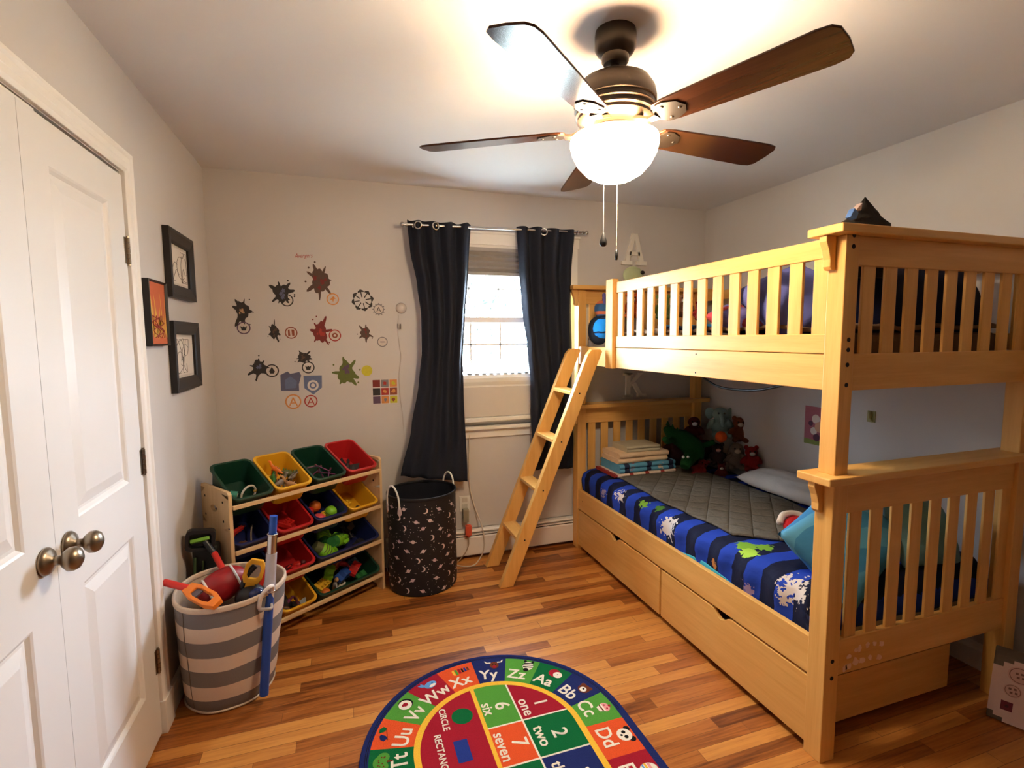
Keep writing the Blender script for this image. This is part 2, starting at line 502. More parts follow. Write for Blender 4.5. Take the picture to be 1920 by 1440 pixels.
# window air conditioner under the sash
ac = thing('air_conditioner', 'white window air conditioner under the raised sash', 'air conditioner', (1.70, .05, WZ0 + .02))
ax0, ax1 = 1.425, 1.975
mb = MB()
loops = []
for x, k in ((ax0, .9), (ax0 + .012, 1), (ax1 - .012, 1), (ax1, .9)):
    loops.append([(x, y * k, z) for y, z in ((.30, .925), (.30, 1.255), (-.02, 1.255), (-.045, 1.245), (-.055, 1.225), (-.055, 1.20), (-.043, 1.175), (-.04, .955), (-.035, .925))])
mb.loft(loops)
mb.build('body', M_WHITE, ac, bevel=.004)
mb = MB(); mb.box(ax0 + .02, ax1 - .02, -.047, -.038, .965, 1.165); mb.build('front_panel', paint('ac_panel', S(206, 198, 190), .5, spread=.02), ac, bevel=.003)
mb = MB(); mb.beam((ax0, -.05, .945), (ax1, -.05, .95), .028, .014, (0, 0, 1)); mb.build('bottom_bar', M_WHITE, ac, bevel=.004)
mb = MB()
for q in range(9): mb.box(ax0 + .05 + q * .05, ax0 + .085 + q * .05, -.046, .05, 1.2535, 1.2565)
mb.build('vent', paint('ac_vent', S(150, 152, 156), .5), ac)
for xa, xb in ((WX0 + .022, ax0 - .002), (ax1 + .002, WX1 - .022)):
    mb = MB(); n = 12
    mb.loft([[(xa + (xb - xa) * i / n, .045 + (.012 if i % 2 else 0), z) for i in range(n + 1)] for z in (.925, 1.26)], False, False, closed=False)
    mb.build('side_panel', M_WHITE, ac, solid=.003)

# outdoors
def foliage(name, label, c, r, n, mat, trunk=True):
    T = thing(name, label, 'tree', (c[0], c[1], -2.0))
    mb = MB(); rnd = random.Random(n)
    for _ in range(n):
        p = Vector((rnd.gauss(0, .5), rnd.gauss(0, .5), rnd.gauss(0, .5)))
        p = Vector((c[0] + p.x * r[0], c[1] + p.y * r[1], c[2] + p.z * r[2]))
        a = Euler((rnd.uniform(0, 6), rnd.uniform(0, 6), rnd.uniform(0, 6))).to_matrix(); s = rnd.uniform(.04, .085)
        mb.add([p + a @ Vector(q) * s for q in ((-1, 0, 0), (0, -.5, .1), (1, 0, 0), (0, .5, .1))], [(0, 1, 2, 3)])
    mb.build('crown', mat, T)
    mb = MB(); mb.tube([(c[0], c[1], -2), (c[0] + .1, c[1], c[2] - 1), (c[0] - .05, c[1], c[2] + .6)], lambda t: .16 - .1 * t, 10)
    for k in range(7):
        a = k * 2.4; mb.tube([(c[0], c[1], c[2] - 1 + k * .25), (c[0] + .5 * cos(a), c[1] + .5 * sin(a), c[2] - .5 + k * .25), (c[0] + r[0] * .6 * cos(a), c[1] + r[1] * .6 * sin(a), c[2] + k * .25)], lambda t: .05 - .04 * t, 6)
    mb.build('trunk', paint('bark', S(92, 80, 70), .9), T)


LEAF = paint('leaf_green', S(27, 33, 25), .6, spread=.4, scale=3)
foliage('tree', 'leafy tree outside the window', (3.3, 6.5, 2.1), (2.0, 1.4, 1.7), 2000, LEAF)
foliage('tree', 'low bushy tree behind the leafy tree outside', (7.2, 13.0, -.2), (3.6, 1.2, 1.6), 1500, paint('leaf_olive', S(40, 35, 28), .6, spread=.4, scale=3))

mb = MB(); mb.box(-60, 60, .6, 80, -2.1, -2.0)
o = struct('ground', mb, paint('daylight_bounce_ground', S(168, 168, 156), .95, spread=.2, scale=1), 'ground outside the window, made pale to bounce daylight inside')  # added ground, its pale tone chosen to throw daylight up into the room

# ------------------------------------------------------------------ curtains
CY = -.105
M_CURT = paint('charcoal_navy_cloth', S(37, 40, 51), .85, spread=.14, scale=120, bump=.4, bscale=900, spec=.2)


def interp(tab, z):
    for (z0, x0), (z1, x1) in zip(tab, tab[1:]):
        if z0 >= z >= z1:
            t = (z0 - z) / (z0 - z1); t = t * t * (3 - 2 * t) * .5 + t * .5; return x0 + (x1 - x0) * t
    return tab[0][1] if z > tab[0][0] else tab[-1][1]


def curtain(label, le, re, npl, ph, grom):
    L = [(at(a, b, 'y', CY).z, at(a, b, 'y', CY).x) for a, b in le]; R = [(at(a, b, 'y', CY).z, at(a, b, 'y', CY).x) for a, b in re]
    zt = (L[0][0] + R[0][0]) / 2; zb0, zb1 = L[-1][0], R[-1][0]
    T = thing('curtain', label, 'curtain', ((L[-1][1] + R[-1][1]) / 2, CY, (zb0 + zb1) / 2), group='curtains at the window')

    def fn(u, v):
        zb = zb0 + (zb1 - zb0) * u
        z = zt + .004 * sin(u * npl * 2 * pi + 1) * (1 - v) ** 6 - (zt - zb) * v
        x = interp(L, z) + (interp(R, z) - interp(L, z)) * u
        a = .030 * (1 - .55 * v) * (1 if v < .3 else 1 - .25 * sin((v - .3) * 3))
        w = sin(u * npl * 2 * pi + ph + .7 * sin(v * 2.4 + u * 5))
        y = CY + a * w + .008 * noise.noise((u * 7, v * 5, ph)) * (1 + 2 * v)
        return (x, min(y, -.062), z)
    mb = MB(); mb.grid(fn, 110, 60); mb.build('fabric', M_CURT, T, smooth=True, solid=.004)
    for gx, gz, tilt in grom:
        p = at(gx, gz, 'y', CY - .034)
        g = MB(); g.torus((p.x, CY - .034, p.z), .021, .0045, (tilt, 1, 0), 24, 8); g.build('grommet', M_STEEL, T, smooth=True)
    return T


curtain('dark curtain on the left of the window above the galaxy hamper',
        [(764, 414), (770, 470), (783, 530), (791, 590), (792, 660), (786, 720), (772, 800), (752, 893)],
        [(884, 419), (880, 500), (873, 600), (868, 680), (870, 740), (873, 800), (877, 903)], 4.3, .3, [(784, 422, .5), (817, 424, -.4)])
curtain('dark curtain on the right of the window behind the bunk ladder',
        [(971, 424), (975, 500), (981, 580), (990, 650), (996, 720), (998, 800), (1001, 881)],
        [(1080, 432), (1074, 500), (1073, 600), (1074, 700), (1075, 800), (1076, 878)], 4.0, 1.6, [(1020, 435, .3)])
rod = thing('curtain_rod', 'thin silver rod carrying both dark curtains', 'curtain rod', (1.7, CY, 2.19))
pa, pb = at(764, 421, 'y', CY), at(1092, 436, 'y', CY)
MB().cyl(pa, pb, .008, n=14).build('rod', M_STEEL, rod, smooth='auto')
for p, s in ((pa, -1), (pb, 1)):
    mb = MB(); mb.cyl(p, (p.x + s * .012, p.y, p.z), .012, n=14); mb.cyl((p.x + s * .012, p.y, p.z), (p.x + s * .022, p.y, p.z), .008, n=12); mb.ell((p.x + s * .032, p.y, p.z), .014)
    mb.build('finial', M_STEEL, rod, smooth='auto')
    mb = MB(); q = p.x - s * .035; mb.box(q - .006, q + .006, CY - .006, -.003, p.z - .016, p.z - .006); mb.box(q - .012, q + .012, -.004, 0, p.z - .04, p.z + .02); mb.torus((q, CY, p.z), .011, .003, (1, 0, 0), 16, 6)
    mb.build('bracket', M_STEEL, rod)

# ------------------------------------------------------------------ baseboard heater
ht = thing('baseboard_heater', 'white baseboard heater along the wall under the window', 'heater', (2.0, -.03, 0))
hx0, hx1 = .93, W - .02
mb = MB(); mb.box(hx0, hx1, -.008, 0, .02, .196); mb.loft([[(x, y, z) for y, z in ((0, .196), (-.045, .196), (-.056, .190), (-.056, .184), (-.045, .190), (0, .188))] for x in (hx0, hx1)])
mb.build('back_plate', M_TRIM, ht)
mb = MB(); mb.loft([[(x, y, z) for y, z in ((-.058, .03), (-.058, .148), (-.05, .156), (-.047, .15), (-.053, .144), (-.053, .03))] for x in (hx0, hx1)])
mb.build('front_cover', M_TRIM, ht)
mb = MB(); mb.loft([[(x, y, z) for y, z in ((-.056, .170), (-.056, .164), (-.03, .168), (-.03, .174))] for x in (hx0, hx1)]); mb.build('damper', M_TRIM, ht)
mb = MB(); mb.box(hx0 + .01, hx1 - .01, -.046, -.0085, .05, .152); mb.box(hx0 + .01, hx1 - .01, -.028, -.0085, .152, .186); mb.build('fins_and_slot_shade', M_DARK, ht)  # fin block plus dark backing, the slots' shade put into the colour
mb = MB(); mb.box(hx0 - .004, hx0, -.059, 0, .0, .196); mb.box(hx1, hx1 + .004, -.059, 0, 0, .196); mb.build('end_cap', M_TRIM, ht)

# ------------------------------------------------------------------ pictures on the left wall
def framed(name, label, y0, y1, z0, z1, fw, dep, frame_m, art, mat_w):
    T = thing(name, label, 'picture', (0, (y0 + y1) / 2, z0))
    mb = MB()
    prof = [(0, .001), (0, dep), (fw * .25, dep + .002), (fw * .85, dep - .006), (fw, dep - .010), (fw, .001)]
    mb.loft([[(x, y0 + t, z0 + t) for t, x in prof], [(x, y1 - t, z0 + t) for t, x in prof], [(x, y1 - t, z1 - t) for t, x in prof], [(x, y0 + t, z1 - t) for t, x in prof], [(x, y0 + t, z0 + t) for t, x in prof]], False, False)
    mb.build('frame', frame_m, T)
    if mat_w: MB().box(.002, .006, y0 + fw * .9, y1 - fw * .9, z0 + fw * .9, z1 - fw * .9).build('mat_board', paint('mat_board', S(206, 198, 188), .8), T)
    ab = MB(); art(ab, y0 + fw + mat_w, y1 - fw - mat_w, z0 + fw + mat_w, z1 - fw - mat_w)
    return T, ab


M_FRAME = paint('black_frame', S(30, 24, 20), .45, spread=.2)
M_PENCIL = paint('pencil_grey', S(104, 96, 92), .8); M_PAPER = paint('drawing_paper', S(222, 214, 204), .85, spread=.02)


def sketch(seed):
    def art(mb, y0, y1, z0, z1):
        rnd = random.Random(seed); cy, cz = (y0 + y1) / 2, (z0 + z1) / 2
        mb.box(.006, .0075, y0, y1, z0, z1, 0)
        for k in range(9):
            pts = []; y = cy + rnd.uniform(-.25, .25) * (y1 - y0); z = cz + rnd.uniform(-.35, .35) * (z1 - z0); a = rnd.uniform(0, 6)
            for q in range(7):
                pts.append((.0078, min(max(y, y0 + .01), y1 - .01), min(max(z, z0 + .01), z1 - .01))); a += rnd.uniform(.2, 1.1); y += .035 * cos(a); z += .045 * sin(a)
            mb.tube(pts, .0011, 5, 1, 4)
    return art


T, ab = framed('picture_frame', 'black framed pencil sketch, highest of the three pictures', -.765, -.385, 1.675, 1.972, .058, .026, M_FRAME, sketch(3), .012)
ab.build('drawing', [M_PAPER, M_PENCIL], T)
T, ab = framed('picture_frame', 'black framed pencil sketch hung under the other black frame', -.78, -.375, 1.262, 1.573, .058, .026, M_FRAME, sketch(11), .012)
ab.build('drawing', [M_PAPER, M_PENCIL], T)


def flames(mb, y0, y1, z0, z1):
    mb.box(.003, .018, y0, y1, z0, z1, 0)
    rnd = random.Random(5)
    for k in range(14):
        y = y0 + (y1 - y0) * (k + .5) / 14; top = z0 + (z1 - z0) * rnd.uniform(.5, .92); w = (y1 - y0) * .05
        fn = lambda u, v, x: (x, u, v)
        mb.flat([(y - w, z0 + .02 + .05 * rnd.random()), (y + w, z0 + .02), (y + w * rnd.uniform(-1, 2), (z0 + top) / 2), (y + w * rnd.uniform(-2, 2), top), (y - w, (z0 + top) / 2)], fn, .0184, 1)
    for k in range(5):
        pts = [(.0185, y0 + (y1 - y0) * (.15 + .7 * rnd.random()), z0 + (z1 - z0) * (.1 + .12 * q)) for q in range(4)]
        mb.tube(pts, .0022, 5, 2, 4)


T, ab = framed('picture_frame', 'small orange and yellow flame picture in thin black frame', -1.05, -.84, 1.468, 1.722, .008, .026, M_FRAME, flames, 0)
ab.build('print', [paint('print_orange', S(196, 92, 36), .6), paint('print_yellow', S(222, 164, 52), .6), paint('print_red', S(150, 44, 24), .6)], T)

# ------------------------------------------------------------------ stickers on the back wall
WF = lambda u, v, w: (u, -.0012 - w, v)
ST = {n: paint('sticker_' + n, c, .6, spread=.15, scale=60) for n, c in dict(black=S(44, 38, 36), brown=S(84, 60, 48), maroon=S(120, 36, 30), red=S(168, 48, 38), grey=S(128, 122, 124),
      orange=S(212, 140, 74), green=S(96, 104, 44), lime=S(196, 188, 50), purple=S(92, 68, 92), blue=S(100, 112, 146), slate=S(92, 94, 120), white=S(214, 206, 200), rust=S(140, 70, 46), tan=S(190, 150, 110), clear=S(204, 192, 183)).items()}


def splat(label, x0, y0, x1, y1, main, second, seed, lobes=7):
    a, b = at(x0, y0, 'y', 0), at(x1, y1, 'y', 0)
    cx, cz, rx, rz = (a.x + b.x) / 2, (a.z + b.z) / 2, abs(b.x - a.x) / 2, abs(a.z - b.z) / 2
    rnd = random.Random(seed); n = 96; ph = [rnd.uniform(0, 6.3) for _ in range(4)]
    arms = [(2 * pi * (i + rnd.uniform(-.3, .3)) / lobes, rnd.uniform(.65, 1), rnd.uniform(.16, .3)) for i in range(lobes)]
    pts = []
    for i in range(n):
        t = 2 * pi * i / n; r = .50 + .06 * sin(3 * t + ph[0]) + .04 * sin(7 * t + ph[1])
        for c, h, w in arms:
            d = (t - c + pi) % (2 * pi) - pi; r = max(r, h * math.exp(-(d / w) ** 2))
        pts.append((cx + rx * r * cos(t), cz + rz * r * sin(t)))
    mb = MB(); mb.prism(pts, WF, 0, -.0012, 0)
    for k in range(6):
        t = rnd.uniform(0, 6.3); q = rnd.uniform(0, .35); s = rnd.uniform(.06, .16)
        mb.flat([(cx + rx * (q * cos(t) + s * cos(j * pi / 5) * (1 if j % 2 else .55)), cz + rz * (q * sin(t) + s * sin(j * pi / 5) * (1 if j % 2 else .55))) for j in range(10)], WF, .0003 + k * .0001, 1)
    for k in range(3):
        t = rnd.uniform(0, 6.3); mb.flat(disc(min(rx, rz) * .06, 8, cx + rx * .85 * cos(t), cz + rz * .85 * sin(t)), WF, 0, 0)
    return solo('wall_sticker', mb, [ST[main], ST[second]], label, 'wall sticker', 'splash stickers on the wall')


splat('black and tan splash sticker, the one nearest the picture frames', 428, 545, 480, 622, 'black', 'tan', 1, 6)
splat('black and slate splash sticker below left of the red script', 497, 516, 558, 582, 'black', 'slate', 2, 7)
splat('tall brown splash sticker with maroon spots under the red script', 566, 482, 634, 570, 'brown', 'maroon', 3, 7)
splat('narrow dark brown splash sticker beside the rust ring sticker', 497, 596, 531, 647, 'black', 'brown', 4, 5)
splat('red splash sticker in the middle of the wall display', 575, 586, 626, 660, 'maroon', 'red', 5, 6)
splat('brown and red splash sticker above the pale grey ring sticker', 667, 603, 703, 646, 'brown', 'maroon', 6, 5)
splat('dark slate splash sticker lowest on the frame side', 458, 663, 513, 716, 'black', 'slate', 7, 7)
splat('small black splash sticker above the blue shield stickers', 546, 652, 593, 688, 'black', 'brown', 8, 6)
splat('large green and purple splash sticker beside the lime dot', 617, 659, 681, 738, 'green', 'purple', 9, 6)


def emblem(label, px, py, rad, ring, fill, glyph, kind):
    c = at(px, py, 'y', 0); fn = lambda u, v, w: (c.x + u, -.0012 - w, c.z + v)
    mb = MB(); mb.prism(disc(rad, 28), fn, -.0002, -.0012, 1)
    ring_flat(mb, fn, .0002, rad * .82, rad, 0)
    g = .0003
    if kind == 'A':
        vs, fs = text_geo('A'); mb.add([fn(u * rad * 1.7, v * rad * 1.7, g) for u, v in vs], fs, 2)
    elif kind == 'wedge': mb.flat([(-.5 * rad, .35 * rad), (-.2 * rad, .1 * rad), (0, .3 * rad), (.2 * rad, .1 * rad), (.5 * rad, .35 * rad), (.3 * rad, -.4 * rad), (-.3 * rad, -.4 * rad)], fn, g, 2)
    elif kind == 'bars':
        for k in (-1, 1): mb.flat([(k * .14 * rad - .1 * rad * 1, .55 * rad), (k * .5 * rad, .5 * rad), (k * .5 * rad, -.5 * rad), (k * .14 * rad, -.55 * rad)], fn, g, 2)
    elif kind == 'ring': ring_flat(mb, fn, g, rad * .2, rad * .45, 2)
    elif kind == 'tilt': mb.flat([(-.5 * rad, -.1 * rad), (.1 * rad, .5 * rad), (.5 * rad, .1 * rad), (.2 * rad, 0), (.05 * rad, -.5 * rad), (-.15 * rad, -.1 * rad)], fn, g, 2)
    elif kind == 'drop': mb.flat([(0, .6 * rad), (.4 * rad, -.1 * rad), (.25 * rad, -.45 * rad), (-.25 * rad, -.45 * rad), (-.4 * rad, -.1 * rad)], fn, g, 2)
    elif kind == 'dash':
        mb.flat([(-.45 * rad, .1 * rad), (.45 * rad, .1 * rad), (.45 * rad, -.1 * rad), (-.45 * rad, -.1 * rad)], fn, g, 2)
    if kind == 'gear':
        for k in range(12):
            t = 2 * pi * k / 12; mb.flat([(rad * 1.0 * cos(t - .1), rad * sin(t - .1)), (rad * 1.2 * cos(t - .08), rad * 1.2 * sin(t - .08)), (rad * 1.2 * cos(t + .08), rad * 1.2 * sin(t + .08)), (rad * cos(t + .1), rad * sin(t + .1))], fn, g, 0)
        vs, fs = text_geo('A'); mb.add([fn(u * rad * 1.3, v * rad * 1.3, g) for u, v in vs], fs, 2)
    return solo('ring_sticker', mb, [ST[ring], ST[fill], ST[glyph]], label, 'wall sticker', 'round stickers on the wall')


emblem('round sticker with dark wedge, below the sticker nearest the picture frames', 457, 615, .036, 'purple', 'clear', 'black', 'wedge')
emblem('grey ring sticker with tilted mark beside black slate splash', 538, 563, .036, 'black', 'clear', 'black', 'tilt')
emblem('orange ring sticker with tilted mark under the tall brown splash', 624, 561, .036, 'orange', 'clear', 'orange', 'tilt')
emblem('rust ring sticker with two bars beside narrow brown splash', 546, 624, .035, 'rust', 'clear', 'rust', 'bars')
emblem('red ring sticker with hollow drop beside red splash', 628, 629, .036, 'red', 'clear', 'rust', 'ring')
emblem('pale grey ring sticker nearest the curtain', 717, 641, .032, 'grey', 'clear', 'grey', 'dash')
emblem('dark ring sticker with drop mark beside dark slate splash', 510, 695, .038, 'black', 'clear', 'black', 'drop')
emblem('dark ring sticker with blot over small black splash', 578, 689, .036, 'black', 'white', 'black', 'wedge')
emblem('solid lime round sticker beside the green splash', 688, 695, .033, 'lime', 'lime', 'lime', 'dash')
emblem('grey toothed round sticker beside the starburst', 710, 580, .032, 'grey', 'clear', 'black', 'gear')
emblem('orange ring sticker with a letter A in the bottom row', 550, 753, .045, 'orange', 'white', 'orange', 'A')
emblem('red ring sticker with a letter A in the bottom row', 583, 752, .038, 'red', 'clear', 'red', 'A')
c = at(680, 563, 'y', 0); mb = MB()
for k in range(8):
    t = 2 * pi * k / 8 + .2; e = Vector((cos(t), sin(t))); n = Vector((-sin(t), cos(t)))
    P = lambda a, b: (c.x + e.x * a + n.x * b, c.z + e.y * a + n.y * b)
    mb.prism([P(.018, -.003), P(.05, -.003), P(.048, -.02), P(.058, -.016), P(.068, 0), P(.058, .016), P(.048, .02), P(.05, .003), P(.018, .003)], WF, 0, -.001)
solo('starburst_sticker', mb, ST['black'], 'black starburst sticker of eight arrow marks', 'wall sticker')
c = at(545, 715, 'y', 0); mb = MB(); mb.prism([(c.x + u, c.z + v) for u, v in ((-.055, -.055), (.045, -.06), (.045, -.02), (.06, .035), (.05, .055), (.0, .045), (-.015, .06), (-.055, .04))], WF, 0, -.001, 0)
mb.flat([(c.x + u, c.z + v) for u, v in ((-.03, -.045), (.03, -.04), (.035, 0), (0, .03), (-.03, .01))], WF, .0003, 1)
solo('patch_sticker', mb, [ST['slate'], ST['blue']], 'ragged slate blue patch sticker in the bottom rows', 'wall sticker')
c = at(587, 721, 'y', 0); fn = lambda u, v, w: (c.x + u, -.0012 - w, c.z + v)
mb = MB(); mb.prism([(-.052, .055), (.052, .055), (.05, -.02), (0, -.062), (-.05, -.02)], fn, 0, -.001, 0); ring_flat(mb, fn, .0003, .02, .032, 1, cy=-.005); mb.flat(disc(.012, 12, 0, -.005), fn, .0004, 1)
solo('shield_sticker', mb, [ST['blue'], ST['white']], 'blue shield sticker with a pale ring', 'wall sticker')
c = at(722, 734, 'y', 0); mb = MB()
cols = ['maroon', 'grey', 'orange', 'black', 'red', 'rust', 'purple', 'orange', 'lime']
mb.prism([(-.078, -.078), (.078, -.078), (.078, .078), (-.078, .078)], lambda u, v, w: (c.x + u, -.0012 - w, c.z + v), 0, -.001, 0)
for i in range(9):
    u, v = (i % 3 - 1) * .052, (1 - i // 3) * .052
    mb.flat([(c.x + u - .023, c.z + v - .023), (c.x + u + .023, c.z + v - .023), (c.x + u + .023, c.z + v + .023), (c.x + u - .023, c.z + v + .023)], WF, .0003, i + 1)
    q = random.Random(i); mb.flat([(c.x + u + .016 * q.uniform(.5, 1) * cos(t * pi / 4), c.z + v + .016 * q.uniform(.5, 1) * sin(t * pi / 4)) for t in range(8)], WF, .0006, (i * 4) % 9 + 1)
solo('grid_sticker', mb, [ST['white']] + [ST[n] for n in cols], 'square sticker of nine coloured tiles near the curtain', 'wall sticker')
c = at(570, 479, 'y', 0); mb = MB(); vs, fs = text_geo('Avengers'); mb.add([(c.x + (u + v * .35) * .026, -.0012, c.z + (v + u * .04) * .036) for u, v in vs], fs)
solo('script_sticker', mb, ST['red'], 'small red script word sticker at the top', 'wall sticker')

# clear hook with a loose cord beside the curtain
p = at(752, 578, 'y', 0)
T = thing('cord_hook', 'clear round wall hook with a thin cord hanging', 'hook', (p.x, -.01, p.z))
mb = MB(); mb.lathe([(0, 0), (.034, .002), (.03, .012), (.012, .016), (0, .016)], (0, 0, 0), 20); mb.xf(Matrix.Translation((p.x, 0, p.z)) @ Matrix.Rotation(pi / 2, 4, 'X'))
mb.build('disc', paint('clear_plastic', S(196, 184, 174), .15, spread=.1), T, smooth=True)
mb = MB(); mb.tube([at(x, y, 'y', -.006) for x, y in ((747, 590), (746, 620), (749, 650), (752, 670), (748, 700), (750, 740), (755, 780), (758, 820))], .0012, 6); mb.build('cord', paint('cord_white', S(190, 176, 166), .7), T, smooth=True)
mb = MB()
for x in (746, 751): q = at(x, 612, 'y', -.007); mb.box(q.x - .003, q.x + .003, -.012, -.004, q.z - .016, q.z + .016)
mb.build('cord_tag', paint('tag_grey', S(110, 102, 98), .6), T)

# ------------------------------------------------------------------ outlet, plugs, cords by the hamper
p = at(871, 942, 'y', 0)
T = thing('wall_outlet', 'white wall outlet beside the galaxy hamper', 'outlet', (p.x, 0, p.z))
MB().box(p.x - .037, p.x + .037, -.006, 0, p.z - .06, p.z + .045).build('plate', M_WHITE, T, bevel=.002)
MB().box(p.x - .018, p.x + .018, -.009, -.004, p.z - .042, p.z - .008).box(p.x - .018, p.x + .018, -.009, -.004, p.z + .005, p.z + .036).build('socket', paint('socket', S(206, 200, 190), .5), T)
q = at(874, 966, 'y', -.03)
T = thing('plug', 'grey green plug hanging from the wall outlet', 'plug', (q.x, -.03, q.z))
MB().box(q.x - .022, q.x + .018, -.045, -.008, q.z - .05, q.z + .045).build('plug_body', paint('plug_grey', S(148, 142, 122), .5), T, bevel=.006)
q2 = at(878, 994, 'y', -.075)
mb = MB(); mb.box(q2.x - .021, q2.x + .021, -.093, -.062, q2.z - .033, q2.z + .033); mb.cyl((q2.x, -.077, q2.z - .045), (q2.x, -.077, q2.z - .033), .012); mb.cyl((q2.x, -.077, q2.z + .033), (q2.x, -.077, q2.z + .04), .012)
solo('cord_connector', mb, paint('coral_plastic', S(224, 92, 66), .45), 'coral red cord connector in front of the heater', 'plug', bevel=.006)
mb = MB(); mb.tube([(q.x - .002, -.03, q.z - .045), (q.x + .006, -.055, q.z - .08), (q2.x, -.077, q2.z + .04)], .0035, 8); mb.tube([(q2.x, -.077, q2.z - .045), (q2.x - .002, -.085, q2.z - .1), (q2.x - .03, -.09, .06), (q2.x - .09, -.10, .006)], .0035, 8)
solo('extension_cord', mb, paint('cord_tan', S(170, 150, 128), .6), 'short tan cord linking plug and coral connector', 'cord', smooth=True)
mb = MB(); pts = [at(x, y, 'y', -.012) for x, y in ((880, 815), (879, 880), (882, 920), (890, 950))] + [at(x, y, 'y', -.07) for x, y in ((903, 985), (908, 1010), (907, 1030))]
f1 = [at(x, y, 'z', .004) for x, y in ((900, 1047), (888, 1060), (868, 1062), (850, 1058))]
mb.tube([Vector(a) for a in pts] + [Vector(a) for a in f1], .0045, 8)
solo('power_cord', mb, paint('cord_cream', S(214, 200, 182), .5), 'long cream power cord looping onto the floor by the heater', 'cord', smooth=True)

# ------------------------------------------------------------------ ceiling fan
FX, FY = 1.5456, -1.8086
fan = thing('ceiling_fan', 'five blade dark ceiling fan with a lit glass bowl', 'ceiling fan', (FX, FY, H))
FC = (FX, FY, 0)
MB().lathe([(0, 2.4398), (.062, 2.4398), (.064, 2.425), (.064, 2.39), (.056, 2.376), (.042, 2.366), (.042, 2.35), (.036, 2.342), (.0, 2.34)], FC, 36).build('canopy', M_BRONZE, fan, smooth='auto')
MB().cyl((FX, FY, 2.30), (FX, FY, 2.345), .0145, n=20).build('downrod', M_BRONZE, fan, smooth='auto')
MB().lathe([(0, 2.312), (.03, 2.311), (.075, 2.303), (.108, 2.285), (.124, 2.26), (.129, 2.236), (.129, 2.222), (.124, 2.218), (.124, 2.211), (.127, 2.208), (.127, 2.203), (.121, 2.199), (.121, 2.193), (.124, 2.19), (.124, 2.185), (.117, 2.181), (.117, 2.176), (.118, 2.172), (.104, 2.158), (.085, 2.15), (0, 2.15)], FC, 48).build('motor_housing', M_BRONZE, fan, smooth='auto')
sh = MB().lathe([(0, 2.152), (.07, 2.15), (.072, 2.14), (.06, 2.128), (.058, 2.118), (.1, 2.112), (.1, 2.108), (0, 2.108)], FC, 40).build('switch_housing', M_BRONZE, fan, smooth='auto')
PH0 = 30.23001786 % (2 * pi)
for k in range(5):
    a = PH0 + k * 2 * pi / 5
    M = Matrix.Translation((FX, FY, 2.142)) @ Matrix.Rotation(a, 4, 'Z')
    tilt = Matrix.Rotation(radians(-12), 4, 'X')
    out = [(.165, -.045), (.20, -.052), (.40, -.061), (.60, -.067), (.632, -.062), (.646, -.045), (.650, 0), (.646, .045), (.632, .062), (.60, .067), (.40, .061), (.20, .052), (.165, .045), (.155, .03), (.155, -.03)]
    mb = MB(); mb.prism(out, lambda u, v, w: (u, v, w), .0, .006); mb.xf(M @ tilt)
    bl = mb.build('blade', WALNUT, fan, bevel=.0015)
    # the grain runs along each blade
    bl.data.transform((M @ tilt).inverted() @ ROOT[fan.name]); bl.matrix_local = ROOT[fan.name].inverted() @ (M @ tilt)
    mb = MB(); fnp = lambda u, v, w: (u, v, w)
    mb.prism([(.155, -.02), (.175, -.042), (.20, -.045), (.235, -.03), (.25, 0), (.235, .03), (.20, .045), (.175, .042), (.155, .02)], fnp, -.004, -.0005)
    for bx, by in ((.19, -.028), (.19, .028), (.232, 0)): mb.ell((bx, by, -.004), (.006, .006, .003), nu=10, nv=6)
    mb.xf(tilt)
    lp = []
    for x, w, z in ((.085, .022, .012), (.11, .018, .004), (.135, .014, -.006), (.16, .018, -.004)):
        lp.append([(x, -w, z - .004), (x, w, z - .004), (x, w, z + .004), (x, -w, z + .004)])
    mb.loft(lp)
    arm = MB(); arm.v = [ (M) @ p for p in mb.v]; arm.f = mb.f; arm.m = mb.m
    me_o = arm.build('blade_arm', M_BRONZE)
    me_o.data.transform((M @ tilt).inverted()); me_o.parent = bl; ROOT[me_o.name] = ROOT[fan.name]
bowl_prof = [(.136, 2.118), (.139, 2.112), (.139, 2.098), (.132, 2.07), (.116, 2.04), (.09, 2.012), (.058, 1.994), (.02, 1.986), (0, 1.985)]
MB().lathe(bowl_prof, FC, 48).build('light_bowl', emit('lit_frosted_glass', (1, .785, .54, 1), 19), fan, smooth=True)
for dx, zb, pend in ((-.032, 1.80, 1), (.011, 1.752, 0)):
    x, y = FX + RT.x * dx, FY + RT.y * dx
    mb = MB()
    for q in range(int((1.99 - zb) / .0052)): mb.ell((x, y, 1.99 - q * .0052), .0016, nu=6, nv=4)
    ch = mb.build('pull_chain', paint('chain_pale', S(226, 218, 204), .4, .3), fan, smooth=True)
    mb = MB()
    if pend: mb.lathe([(0, zb + .03), (.003, zb + .026), (.006, zb + .016), (.0125, zb - .002), (.0125, zb - .01), (.007, zb - .017), (0, zb - .018)], (x, y, 0), 16)
    else: mb.lathe([(0, zb + .02), (.004, zb + .018), (.0055, zb), (.004, zb - .012), (0, zb - .013)], (x, y, 0), 12)
    mb.build('pendant', M_BLACK, ch, smooth=True)

lamp = bpy.data.lights.new('fan_bulb', 'POINT'); lamp.energy = 24; lamp.color = (1, .785, .54); lamp.shadow_soft_size = .09
lo = bpy.data.objects.new('fan_bulb', lamp); lo.location = (FX, FY, 2.085); COL.objects.link(lo)

